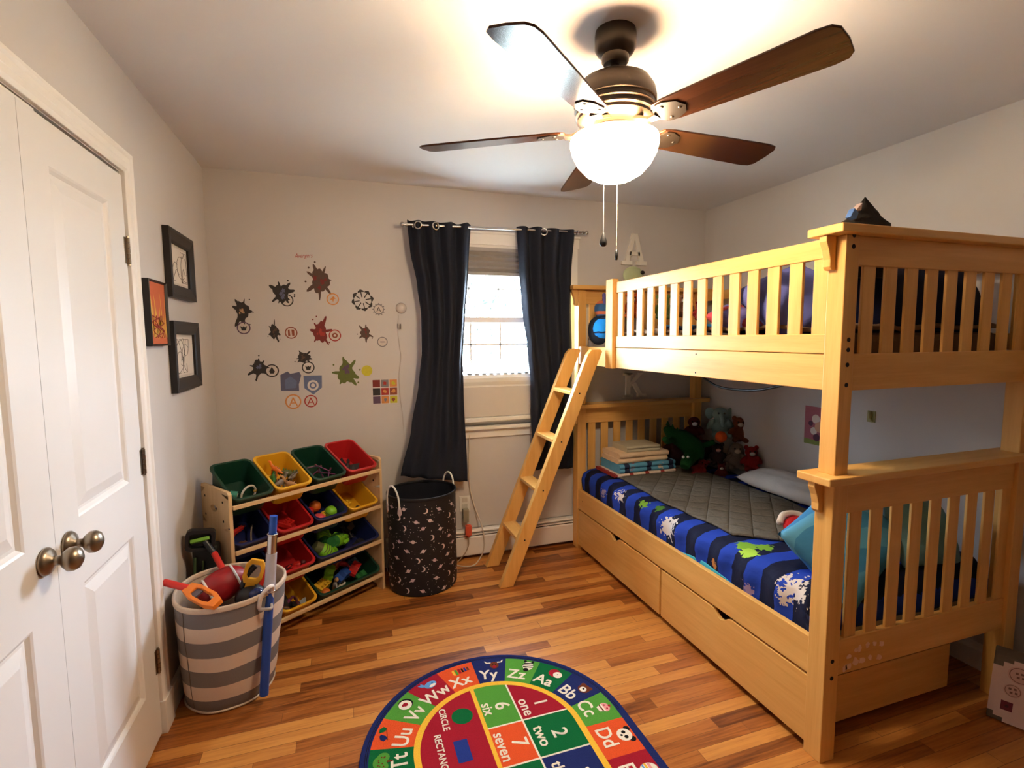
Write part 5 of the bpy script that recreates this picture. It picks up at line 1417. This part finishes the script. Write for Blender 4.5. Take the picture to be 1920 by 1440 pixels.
def frame_head(mb, M, w, l, th, poly_in, mat=0):
    """a flat plastic head with an opening"""
    out = [(-w * .35, 0), (-w * .5, l * .25), (-w * .5, l * .75), (-w * .3, l), (w * .3, l), (w * .5, l * .75), (w * .5, l * .25), (w * .35, 0)]
    inn = [(-w * .2, l * .22), (-w * .3, l * .34), (-w * .3, l * .66), (-w * .2, l * .8), (w * .2, l * .8), (w * .3, l * .66), (w * .3, l * .34), (w * .2, l * .22)]
    n = 8; o0 = [(u, v, -th) for u, v in out]; i0 = [(u, v, -th) for u, v in inn]; o1 = [(u, v, th) for u, v in out]; i1 = [(u, v, th) for u, v in inn]
    vs = o0 + i0 + o1 + i1; fs = []
    for k in range(n):
        j = (k + 1) % n
        fs += [(k, j, n + j, n + k), (2 * n + k, 3 * n + k, 3 * n + j, 2 * n + j), (k, 2 * n + k, 2 * n + j, j), (n + k, n + j, 3 * n + j, 3 * n + k)]
    mb.add([M @ Vector(v) for v in vs], fs, mat)


def look(origin, ydir, nrm):
    y = Vector(ydir).normalized(); z = Vector(nrm); z = (z - y * z.dot(y)).normalized(); x = y.cross(z)
    return Matrix(((x.x, y.x, z.x, origin[0]), (x.y, y.y, z.y, origin[1]), (x.z, y.z, z.z, origin[2]), (0, 0, 0, 1)))


VW = (CAMP - HC).normalized()
TO = paint('toy_tool_orange', S(236, 128, 36), .4); TR = paint('toy_tool_red', S(206, 44, 34), .4); TY = paint('toy_tool_yellow', S(230, 164, 34), .4)
# red stick with orange framed head lying over the rim
h0 = at(352, 1103, 'z', .525); h1 = at(412, 1135, 'z', .505); tail = at(304, 1092, 'y', h0.y + .02)
tail = Vector((max(tail.x, .012), tail.y, tail.z))
T = thing('toy_grabber', 'red stick with orange framed handle lying over the hamper rim', 'toy', tuple(h0))
MB().cyl(tail, h0, .0135, n=14).build('stick', TR, T, smooth='auto')
mb = MB(); d = (Vector(h1) - Vector(h0)); M = look(h0, d, VW + Vector((0, 0, .5))); frame_head(mb, M, .062, d.length * .95, .011, None); mb.build('grip', TO, T, bevel=.003)
mb = MB(); mb.box(-.016, .016, .03, .075, -.003, .003); mb.xf(M); mb.build('window_plate', paint('tool_window', S(90, 84, 92), .3), T)
# yellow framed handle standing in the hamper
y0_ = at(466, 1106, 'z', .47); y1_ = at(483, 1050, 'y', y0_.y + .01)
T = thing('toy_wrench', 'yellow framed toy handle standing in the striped hamper', 'toy', tuple(y0_))
d = Vector(y1_) - Vector(y0_); M = look(Vector(y0_) + d * .22, d, VW)
mb = MB(); frame_head(mb, M, .075, d.length * .8, .010, None); mb.beam(Vector(y0_) - d * .5, Vector(y0_) + d * .3, .036, .018, M.to_3x3() @ Vector((1, 0, 0))); mb.build('grip', TY, T, bevel=.003)
# red stick with black and green shovel head leaning on the wall
s0 = at(442, 1112, 'z', .44); s1 = at(402, 1038, 'y', -.80); s2 = at(384, 1015, 'y', -.78); s3 = at(366, 1000, 'y', -.775)
T = thing('toy_claw', 'red handled toy with square black head and green bar, leaning out of the hamper', 'toy', tuple(s0))
MB().cyl(s0, s1, .013, n=14).build('stick', TR, T, smooth='auto')
MB().cyl(s1, s2, .011, .014, n=12).build('neck', M_BLACK, T, smooth='auto')
M = look(s2, Vector(s3) - Vector(s2), VW)
mb = MB()
out = rrect(.115, .095, .02, 3)
ctr = at(376, 1012, 'y', -.775); M2 = look(ctr, (.12, 0, 1), VW)
n = len(out); a = [(u, v, -.018) for u, v in out]; b = [(u, v, .018) for u, v in out]; ai = [(u * .74, v * .68, -.006) for u, v in out]; bi = [(u * .74, v * .68, .018) for u, v in out]
mb.loft([[M2 @ Vector(q) for q in lp_] for lp_ in (a, b, bi, ai)], True, True); mb.build('head', M_BLACK, T, bevel=.002)
mb = MB(); mb.beam(M2 @ Vector((-.038, -.008, .004)), M2 @ Vector((.036, .008, .004)), .026, .016, VW); mb.build('green_bar', paint('tool_lime', S(120, 176, 48), .4), T, bevel=.003)
c = at(372, 1048, 'y', -.80)
T = thing('toy_case', 'dark upright toy case between the hamper and the rack', 'toy', (c.x - .0, c.y + .04, 0))
mb = MB(); mb.box(.03, .135, -.76, -.695, 0, .565); mb.build('case_body', paint('case_black', S(26, 28, 26), .5), T, bevel=.012)
mb = MB(); mb.tube([(.045, -.768, .52), (.04, -.775, .40), (.05, -.77, .30)], .006, 6); mb.tube([(.075, -.765, .50), (.072, -.772, .42), (.08, -.768, .33)], .004, 6); mb.build('green_hose', paint('case_green', S(62, 84, 46), .5), T, smooth=True)
# small dark toys deeper in
c = Vector((.31, -1.06, .44))
T = thing('toy_robot', 'glossy black and blue toy between football and yellow handle', 'toy', (c.x, c.y, .34))
mb = MB(); mb.ell(c, (.06, .05, .05)); mb.build('shell', M_BLACK, T, smooth=True)
mb = MB(); mb.ell((c.x + .025, c.y - .03, c.z + .02), (.03, .025, .024)); mb.build('visor', paint('visor_blue', S(30, 44, 92), .15), T, smooth=True)
mb = MB(); mb.tube([(c.x - .03, c.y, c.z + .04), (c.x - .01, c.y + .01, c.z + .09), (c.x + .02, c.y + .02, c.z + .12)], .012, 8); mb.build('arm', M_BLACK, T, smooth=True)
c = Vector((.335, -.96, .43)); mb = MB(); mb.cyl((c.x - .05, c.y, .30), (c.x + .02, c.y + .02, .50), .012, .009, 12)
solo('toy_stick', mb, TR, 'short red rod between the red handle and yellow frame', 'toy', smooth='auto')
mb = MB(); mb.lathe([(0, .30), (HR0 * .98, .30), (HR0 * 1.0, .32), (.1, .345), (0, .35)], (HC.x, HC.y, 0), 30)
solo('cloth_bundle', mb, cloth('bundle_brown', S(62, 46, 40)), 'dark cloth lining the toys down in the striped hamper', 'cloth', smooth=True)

# ------------------------------------------------------------------ galaxy hamper
GC = Vector((1.128, -.268, 0)); GR, GH = .203, .578
gh = thing('galaxy_hamper', 'tall black hamper printed with white moons, planets and stars', 'hamper', (GC.x, GC.y, 0))
GM = [paint('galaxy_black', S(20, 20, 26), .55, spread=.3, scale=8), paint('galaxy_white', S(222, 204, 204), .6), paint('galaxy_lilac', S(196, 168, 180), .6)]
gp = lambda a, z, d=0: (GC.x + (GR + .004 * sin(2 * a + .5) + d) * cos(a), GC.y + (GR * .97 + .004 * sin(2 * a + .5) + d) * sin(a), z)
n = 64
mb = MB(); mb.loft([[gp(2 * pi * i / n, z, d) for i in range(n)] for z, d in ((.001, -.006), (.008, 0), (.1, .002), (.3, .0), (.5, .001), (GH, 0))], True, False)
rnd = random.Random(12)


def on(a0, z0, poly, mat, d=.0022):
    mb.add([gp(a0 + u / GR, z0 + v, d + .0025) for u, v in poly], [tuple(range(len(poly)))], mat)


cells = []
for r in range(9):
    for c_ in range(12):
        a = 2 * pi * (c_ + .5 * (r % 2)) / 12 + rnd.uniform(-.08, .08) + pi * .8; z = .04 + r * .060 + rnd.uniform(-.012, .012); cells.append((a, z))
        kd = (r + c_) % 3; t = rnd.uniform(-.6, .6)
        rot = lambda u, v: (u * cos(t) - v * sin(t), u * sin(t) + v * cos(t))
        if kd == 0:
            R_ = .0165
            o_ = [rot(R_ * cos(q), R_ * sin(q)) for q in [radians(-110 + 22 * k) for k in range(11)]]
            i_ = [rot(-.008 + R_ * .92 * cos(q), R_ * .92 * sin(q)) for q in [radians(88 - 22 * k) for k in range(9)]]
            on(a, z, o_ + i_, 1)
        else:
            on(a, z, [rot(u, v) for u, v in disc(.0108, 14)], 2 if kd == 1 else 1)
            on(a, z, [rot(u, v) for u, v in [(-.019, -.002), (0, -.004), (.019, -.002), (.0205, 0), (.019, .002), (0, .0006), (-.019, .002), (-.0205, 0)]], 1, .003)
for _ in range(700):
    a, z = rnd.uniform(0, 2 * pi), rnd.uniform(.012, GH - .03)
    if any(abs(z - q[1]) < .018 and abs(((a - q[0] + pi) % (2 * pi)) - pi) < .11 for q in cells): continue
    s = rnd.choice((.0015, .002, .0026, .0038)); on(a, z, disc(s, 5), 1)
mb.build('hamper_body', GM, gh, smooth='auto')
mb = MB(); mb.loft([[gp(2 * pi * i / n, z, -.004) for i in range(n)] for z in (GH, .45, .3, .15, .02)], False, True)
mb.build('lining', paint('galaxy_lining', S(24, 26, 36), .5, spread=.2), gh, smooth=True)
mb = MB(); lp = []
for i in range(n + 1):
    a = 2 * pi * i / n; c = Vector(gp(a, GH - .004)); e = Vector((cos(a), sin(a), 0)); lp.append([c + e * u + Vector((0, 0, v)) for u, v in rrect(.010, .018, .004, 3)])
mb.loft(lp, False, False); mb.build('rim', GM[0], gh, smooth=True)
for a, da in ((-2.62, .28), (.5, .26)):
    hb = MB(); hb.tube([gp(a - da, GH - .06, .006), gp(a - da * .9, GH + .01, .008), gp(a - da * .5, GH + .055, .006), gp(a, GH + .068, .004), gp(a + da * .5, GH + .055, .006), gp(a + da * .9, GH + .01, .008), gp(a + da, GH - .06, .006)], .0055, 8)
    hd = hb.build('handle', M_WHITE, gh, smooth=True)
    tb = MB()
    for s_ in (-1, 1): tb.add([gp(a + s_ * da + u / GR, GH - .075 + v, .006) for u, v in ((-.008, .03), (.008, .03), (.014, -.01), (0, -.028), (-.014, -.01))] + [gp(a + s_ * da + u / GR, GH - .075 + v, .009) for u, v in ((-.008, .03), (.008, .03), (.014, -.01), (0, -.028), (-.014, -.01))], [(0, 1, 2, 3, 4), (9, 8, 7, 6, 5), (0, 5, 6, 1), (1, 6, 7, 2), (2, 7, 8, 3), (3, 8, 9, 4), (4, 9, 5, 0)])
    tb.build('handle_tab', paint('tab_white', S(216, 196, 196), .5), hd)

# ------------------------------------------------------------------ alphabet rug
RX, RY, RR, RYN = 1.213, -1.617, .510, -2.62
def rcol(n, c):
    k = NT('rug_' + n); v = k.coord()
    n1 = k.new('ShaderNodeTexNoise'); n1.inputs['Scale'].default_value = 420; n1.inputs['Detail'].default_value = 2; k.l(v, n1.inputs['Vector'])
    k.l(k.mix(n1.outputs[0], tuple(x * .72 for x in c[:3]) + (1,), tuple(min(1, x * 1.25) for x in c[:3]) + (1,)), k.b.inputs['Base Color'])
    k.b.inputs['Roughness'].default_value = .95; k.b.inputs['Specular IOR Level'].default_value = .1
    k.bump(n1.outputs[0], .5, .004); return k.m
RC = ['navy', 'crimson', 'orange', 'lgreen', 'dgreen', 'yellow', 'white', 'black', 'sky', 'brown', 'pink', 'blue']
RV = [S(32, 42, 96), S(158, 28, 44), S(222, 84, 40), S(82, 150, 56), S(14, 100, 52), S(244, 184, 60), S(240, 224, 206), S(26, 24, 26), S(96, 152, 206), S(110, 54, 32), S(226, 150, 150), S(36, 56, 132)]
RM = [rcol(n, c) for n, c in zip(RC, RV)]; K = {n: i for i, n in enumerate(RC)}
rug = MB()
RZ = .008


def stad(r, y_end, n=64, inset=0):
    pts = [(RX + r * cos(pi * i / n), RY + r * sin(pi * i / n)) for i in range(n + 1)]
    e = RYN + (RR - r)
    pts += [(RX - r, e + .05), (RX - r + .05, e), (RX + r - .05, e), (RX + r, e + .05)]
    return pts


F2 = lambda u, v, w: (u, v, RZ + w)
o_ = stad(RR, RYN); rug.loft([[(x, y, 0) for x, y in o_], [(x, y, RZ - .002) for x, y in o_], [(RX + (x - RX) * .995, RY + (y - RY) * .995, RZ) for x, y in o_]], True, True, K['navy'])


def sector(a0, a1, r0, r1, mat, w):
    n = 8
    pts = [(RX + r0 * cos(a0 + (a1 - a0) * k / n), RY + r0 * sin(a0 + (a1 - a0) * k / n)) for k in range(n + 1)] + [(RX + r1 * cos(a1 + (a0 - a1) * k / n), RY + r1 * sin(a1 + (a0 - a1) * k / n)) for k in range(n + 1)]
    rug.flat(pts, F2, w, mat)


R_IN, R_OUT = .322, .478
D = radians
tiles = [('Yy', 70.7, 90, 'navy'), ('Zz', 51.4, 70.7, 'lgreen'), ('Aa', 32.2, 51.4, 'dgreen'), ('Bb', 13, 32.2, 'navy'), ('Cc', -5, 13, 'lgreen'), ('Xx', 90, 110, 'orange'), ('Ww', 110, 129, 'crimson'), ('Vv', 129, 148.5, 'lgreen'), ('Uu', 148.5, 167, 'orange'), ('Tt', 167, 185, 'dgreen')]
frames = {}
for nme, a0, a1, c_ in tiles:
    if nme in ('Cc', 'Tt'):
        lo_, hi_ = (max(a0, 0), a1) if nme == 'Cc' else (a0, 180)
        sector(D(lo_), D(hi_), R_IN, R_OUT, K[c_], .0004)
        s_ = 1 if nme == 'Cc' else -1
        rug.flat([(RX + s_ * R_IN, RY), (RX + s_ * R_OUT, RY), (RX + s_ * R_OUT, RY - .045), (RX + s_ * R_IN, RY - .045)], F2, .0004, K[c_])
    else: sector(D(a0), D(a1), R_IN, R_OUT, K[c_], .0004)
    m_ = D((a0 + a1) / 2) if nme not in ('Cc', 'Tt') else D(5 if nme == 'Cc' else 175)
    frames[nme] = (m_, None)
ystep = .163
seqR = ['orange', 'crimson', 'lgreen', 'navy', 'dgreen', 'crimson']; seqL = ['crimson', 'navy', 'orange', 'lgreen', 'crimson', 'dgreen']
for sgn, seq in ((1, seqR), (-1, seqL)):
    y = RY - .045
    for k, c_ in enumerate(seq):
        y2 = max(y - ystep, RYN + .035)
        if y2 < y: rug.flat([(RX + sgn * R_IN, y), (RX + sgn * R_OUT, y), (RX + sgn * R_OUT, y2), (RX + sgn * R_IN, y2)], F2, .0004, K[c_])
        if sgn == 1 and k == 0: frames['Dd'] = (0, (y + y2) / 2)
        if sgn == 1 and k == 1: frames['Ee'] = (0, (y + y2) / 2)
        y = y2


def polar(nme):
    """map (along, out) on a tile to the floor; along runs clockwise, as the letters read"""
    a, yy = frames[nme]
    if yy is not None: return lambda u, v, w: (RX + v, yy - u, RZ + w)
    def fn(u, v, w):
        e = Vector((cos(a), sin(a))); t = Vector((sin(a), -cos(a)))
        return (RX + e.x * v + t.x * u, RY + e.y * v + t.y * u, RZ + w)
    return fn


for nme in frames:
    f = polar(nme); vs, fs = text_geo(nme); s_ = .083
    ucen = -.012
    rug.add([f(u * s_ * .92 + ucen, .372 + v * s_, .0009) for u, v in vs], fs, K['white'])
for nme in frames:   # a thicker pass gives the woven letters their weight
    f = polar(nme); vs, fs = text_geo(nme); s_ = .083
    for n_, (du, dv) in enumerate(((.0022, 0), (0, .0022), (.0022, .0022))): rug.add([f(u * s_ * .92 - .012 + du, .372 + dv + v * s_, .0011 + n_ * .0002) for u, v in vs], fs, K['white'])


def pic(nme, items, u0=.012, v0=.435, s_=1.0):
    f = polar(nme)
    for k, (kind, col, *p) in enumerate(items):
        poly = disc(p[2] * s_, 16, u0 + p[0] * s_, v0 + p[1] * s_, p[3] if len(p) > 3 else 1) if kind == 'o' else [(u0 + x * s_, v0 + y * s_) for x, y in p[0]]
        rug.flat(poly, f, .0012 + k * .0002, K[col])


pic('Zz', [('o', 'white', 0, .0, .024, 1.2), ('p', 'black', [(-.02, .012), (.022, .018), (.022, .024), (-.02, .02)]), ('p', 'black', [(-.024, 0), (.024, .004), (.024, .010), (-.024, .007)]), ('p', 'black', [(-.02, -.012), (.022, -.010), (.022, -.004), (-.022, -.005)]), ('o', 'black', -.006, -.028, .012), ('o', 'black', .018, .030, .007), ('o', 'black', -.016, .030, .007)], .03)
pic('Yy', [('o', 'brown', 0, -.004, .02, 1.2), ('p', 'white', [(-.016, .01), (-.036, .012), (-.044, .028), (-.038, .028), (-.032, .018), (-.014, .018)]), ('p', 'white', [(.016, .01), (.036, .012), (.044, .028), (.038, .028), (.032, .018), (.014, .018)]), ('o', 'black', -.007, 0, .003), ('o', 'black', .007, 0, .003), ('o', 'crimson', 0, -.016, .009)], .022)
pic('Xx', [('p', 'yellow', [(-.04, -.014), (-.03, -.02), (-.03, .02), (-.04, .014)]), ('p', 'lgreen', [(-.027, -.018), (-.017, -.018), (-.017, .018), (-.027, .018)]), ('p', 'crimson', [(-.013, -.016), (-.002, -.016), (-.002, .016), (-.013, .016)]), ('p', 'black', [(.002, -.014), (.010, -.014), (.010, .014), (.002, .014)]), ('p', 'blue', [(.014, -.013), (.023, -.013), (.023, .013), (.014, .013)]), ('p', 'brown', [(.027, -.012), (.036, -.012), (.036, .012), (.027, .012)])], .018)
pic('Ww', [('o', 'sky', .004, 0, .028, .72), ('p', 'sky', [(-.018, .0), (-.034, .012), (-.042, .03), (-.030, .026), (-.024, .034), (-.016, .012)]), ('o', 'white', .008, -.01, .016, .5), ('o', 'black', .016, .004, .003)], .01)
pic('Vv', [('o', 'black', .006, .002, .03), ('o', 'white', 0, 0, .027), ('o', 'crimson', .002, .001, .011), ('o', 'crimson', -.006, .005, .007)], .012)
pic('Uu', [('p', 'navy', [(-.036, 0), (-.03, .016), (-.014, .024), (-.004, .02), (-.01, .0), (-.02, -.008)]), ('p', 'dgreen', [(.0, .03), (.02, .034), (.034, .022), (.026, .006), (.01, .012)]), ('p', 'brown', [(-.03, -.01), (.03, .012), (.031, .009), (-.029, -.013)])], .0)
pic('Tt', [('o', 'lgreen', 0, .004, .03, .8), ('o', 'lgreen', .02, -.008, .022), ('o', 'lgreen', -.02, -.006, .02), ('p', 'brown', [(-.004, -.04), (.004, -.04), (.004, -.02), (-.004, -.02)])] + [('o', 'brown', .022 * cos(q * 2.2), .012 * sin(q * 1.7) - .002, .003) for q in range(9)], .0)
pic('Aa', [('o', 'crimson', -.006, 0, .026), ('o', 'white', .012, -.006, .02), ('p', 'dgreen', [(-.006, .024), (.004, .036), (.010, .030)]), ('o', 'black', .012, -.004, .003)], .016)
pic('Bb', [('o', 'brown', 0, 0, .026), ('o', 'brown', -.018, .018, .010), ('o', 'brown', .018, .018, .010), ('o', 'white', 0, -.006, .015), ('o', 'black', 0, -.003, .005)], .02)
pic('Cc', [('o', 'pink', 0, .006, .024, .8), ('p', 'white', [(-.022, 0), (.022, 0), (.012, -.026), (-.012, -.026)]), ('o', 'crimson', 0, .026, .006), ('o', 'crimson', -.01, .008, .004), ('o', 'crimson', .01, .010, .004), ('p', 'brown', [(-.018, -.008), (.018, -.008), (.016, -.014), (-.016, -.014)])], .014)
pic('Dd', [('o', 'black', -.024, .022, .013), ('o', 'black', .026, .02, .013), ('o', 'white', 0, 0, .03, .95), ('o', 'black', -.012, .002, .008), ('o', 'black', .012, .002, .008), ('o', 'black', 0, -.012, .005)], .0, .44)
pic('Ee', [('o', 'white', 0, 0, .028, 1.2), ('p', 'pink', [(-.026, .004), (.026, .004), (.024, .014), (-.024, .014)]), ('p', 'yellow', [(-.027, -.008), (.027, -.008), (.027, 0), (-.027, 0)]), ('p', 'sky', [(-.023, -.018), (.023, -.018), (.026, -.011), (-.026, -.011)])], .0, .44)
# yellow ring, middle field
def band(r0, r1, mat, w):
    a = stad(r1, RYN); b = stad(r0, RYN)
    rug.flat(a, F2, w, mat)
band(0, R_IN, K['yellow'], .0005)
inner = stad(R_IN - .024, RYN)
rug.flat(inner, F2, .0007, K['crimson'])
# number grid to the right of the yellow strip, clipped to the inner field
XS0, XS1, XM, XE = 1.162, 1.178, 1.3165, RX + R_IN - .024
YL = [-1.10, -1.552, -1.741, -1.93, -2.12, -2.31]
ri = R_IN - .024


def clip(poly, keep):
    out = []
    for i in range(len(poly)):
        a, b = poly[i], poly[(i + 1) % len(poly)]; fa, fb = keep(a), keep(b)
        if fa >= 0: out.append(a)
        if fa * fb < 0:
            t = fa / (fa - fb); out.append((a[0] + (b[0] - a[0]) * t, a[1] + (b[1] - a[1]) * t))
    return out


def cell(xa, xb, ya, yb, mat, w):
    p = clip(clip(clip(clip(inner, lambda q: q[0] - xa), lambda q: xb - q[0]), lambda q: q[1] - ya), lambda q: yb - q[1])
    if len(p) > 2: rug.flat(p, F2, w, mat)


cell(XS0, XS1, -3, 0, K['yellow'], .0010)
cell(XS1, 3, -3, 0, K['white'], .0009)
colA = ['lgreen', 'orange', 'dgreen', 'navy', 'crimson']; colB = ['crimson', 'dgreen', 'navy', 'orange', 'lgreen']
for i in range(5):
    ya, yb = YL[i + 1] + .0035, YL[i] - .0035
    cell(XS1, XM - .0035, ya, yb, K[colA[i]], .0011); cell(XM + .0035, 3, ya, yb, K[colB[i]], .0011)


def side_text(s, x, y, size, mat='white', bold=.0016):
    """reads towards the viewer, letter tops towards the bed"""
    vs, fs = text_geo(s)
    for n_, (du, dv) in enumerate(((0, 0), (bold, 0), (0, bold), (bold, bold))):
        rug.add([(x + v * size + du, y - u * size + dv, RZ + .0016 + n_ * .0002) for u, v in vs], fs, K[mat])


side_text('6', 1.266, -1.452, .085); side_text('six', 1.205, -1.452, .062); side_text('1', 1.42, -1.484, .08); side_text('one', 1.354, -1.49, .062)
side_text('7', 1.272, -1.652, .085); side_text('seven', 1.207, -1.652, .060); side_text('2', 1.43, -1.656, .085); side_text('two', 1.36, -1.65, .062)
side_text('3', 1.43, -1.845, .085); side_text('three', 1.362, -1.84, .060)
side_text('CIRCLE', 1.028, -1.452, .036, bold=.0012); side_text('RECTANGLE', .988, -1.62, .036, bold=.0012)
rug.flat(disc(.042, 24, 1.099, -1.455), F2, .0012, K['dgreen'])
rug.flat([(1.038, -1.57), (1.09, -1.57), (1.09, -1.672), (1.038, -1.672)], F2, .0012, K['blue'])
# thin navy piping lines just inside the border
for r in (.492, .486):
    n = 80
    P = [(RX + r * cos(pi * i / n), RY + r * sin(pi * i / n)) for i in range(n + 1)]; Q_ = [(RX + (r - .0022) * cos(pi * i / n), RY + (r - .0022) * sin(pi * i / n)) for i in range(n + 1)]
    rug.add([F2(x, y, .0006) for x, y in P + Q_], [(i, i + 1, n + 2 + i, n + 1 + i) for i in range(n)], K['black'])
o = rug.build('alphabet_rug', RM)
tag(o, 'round ended alphabet and number rug on the wooden floor', 'rug')

# ------------------------------------------------------------------ white toy box by the bed
b0 = at(1852, 1366, 'z', 0)
BX0, BY0 = 3.0, -2.165
T = thing('activity_box', 'white activity box with grey corners on the floor by the bed', 'toy box', (3.17, -2.2, 0))
u0 = Vector((.43, -.90, 0)).normalized()      # direction of the face we see, towards the viewer's right
pA = at(1848, 1343, 'z', .0); pTop = at(1872, 1200, 'x', pA.x + .0)
nrm = Vector((-u0.y, u0.x, 0)); nrm = nrm if nrm.x > 0 else -nrm
tl = Vector((0.10, 0, 1)).normalized()
Mx = Matrix(((u0.x, nrm.x, tl.x, pA.x), (u0.y, nrm.y, tl.y, pA.y), (0, 0, tl.z, .002), (0, 0, 0, 1)))
LEN, TH, HT = .30, .085, .255
mb = MB(); mb.box(0, LEN, 0, TH, 0, HT); mb.xf(Mx); mb.build('box_body', paint('box_grey', S(104, 96, 84), .7), T, bevel=.006)
mb = MB()
fp = [(.0, .035), (.018, .035), (.018, .02), (.045, .02), (.045, .004), (LEN - .01, .004), (LEN - .01, HT - .006), (.055, HT - .006), (.055, HT - .02), (.028, HT - .02), (.028, HT - .04), (.0, HT - .04)]
mb.prism(fp, lambda u, v, w: Mx @ Vector((u, w, v)), -.004, .0); mb.build('front_panel', paint('box_white', S(226, 206, 200), .55), T)
fb = lambda u, v, w: Mx @ Vector((u, -.0044 - w, v))
for lab, (cu, cv), items in (('upper badge', (.075, .20), [('o', 0, .034), ('r', .024, .028), ('o2', 0, .012)]), ('middle badge', (.062, .135), [('o', 0, .026), ('q', .0, .02)])):
    mb = MB(); mb.flat(disc(items[0][2], 24, cu, cv), fb, 0, 0); ring_flat(mb, fb, .0004, items[0][2] * .78, items[0][2] * .86, 1, cx=cu, cy=cv)
    for dx, dz in ((-.008, .006), (.006, .008), (-.004, -.008), (.010, -.006)): mb.flat([(cu + dx - .004, cv + dz - .004), (cu + dx + .004, cv + dz - .004), (cu + dx + .004, cv + dz + .004), (cu + dx - .004, cv + dz + .004)], fb, .0006, 1)
    mb.build('badge', [paint('badge_pale', S(216, 184, 176), .5), paint('badge_ink', S(128, 96, 92), .6)], T)
mb = MB(); mb.flat([(.035, .052), (.068, .052), (.068, .088), (.035, .088)], fb, 0, 0); mb.flat(disc(.006, 8, .052, .07), fb, .0004, 1); mb.build('maroon_square', [paint('badge_maroon', S(104, 30, 52), .5), paint('badge_plum', S(60, 20, 36), .5)], T)

# ------------------------------------------------------------------ daylight and output
w = bpy.data.worlds.new('sky'); SC.world = w; w.use_nodes = True
bg = w.node_tree.nodes['Background']; bg.inputs[0].default_value = (.66, .83, 1.0, 1); bg.inputs[1].default_value = 17.0
pl = bpy.data.lights.new('window_portal', 'AREA'); pl.shape = 'RECTANGLE'; pl.size = WX1 - WX0; pl.size_y = WZ1 - WZ0
pl.cycles.is_portal = True
po = bpy.data.objects.new('window_portal', pl); po.location = ((WX0 + WX1) / 2, .125, (WZ0 + WZ1) / 2); po.rotation_euler = (-pi / 2, 0, 0); COL.objects.link(po)

# low hazy sun shining in through the window gap onto the closet doors
sun = bpy.data.lights.new('hazy_sun', 'SUN'); sun.energy = 2.3; sun.color = (.74, .83, 1.0); sun.angle = radians(26)
so = bpy.data.objects.new('hazy_sun', sun); COL.objects.link(so); so.location = (6, 5, 3)
az, el = radians(50), radians(21)
so.rotation_euler = Vector((cos(el) * sin(az), cos(el) * cos(az), sin(el))).to_track_quat('Z', 'Y').to_euler()

vs_ = SC.view_settings; SC.display_settings.display_device = 'sRGB'
vs_.view_transform = 'Standard'; vs_.look = 'None'; vs_.exposure = 2.48; vs_.gamma = 1.0; vs_.use_curve_mapping = False
SC.render.film_transparent = False
try:
    SC.cycles.use_denoising = True; SC.cycles.denoiser = 'OPENIMAGEDENOISE'
    SC.cycles.max_bounces = 8; SC.cycles.diffuse_bounces = 5; SC.cycles.sample_clamp_indirect = 6.0
    SC.cycles.caustics_reflective = False; SC.cycles.caustics_refractive = False
except Exception:
    pass
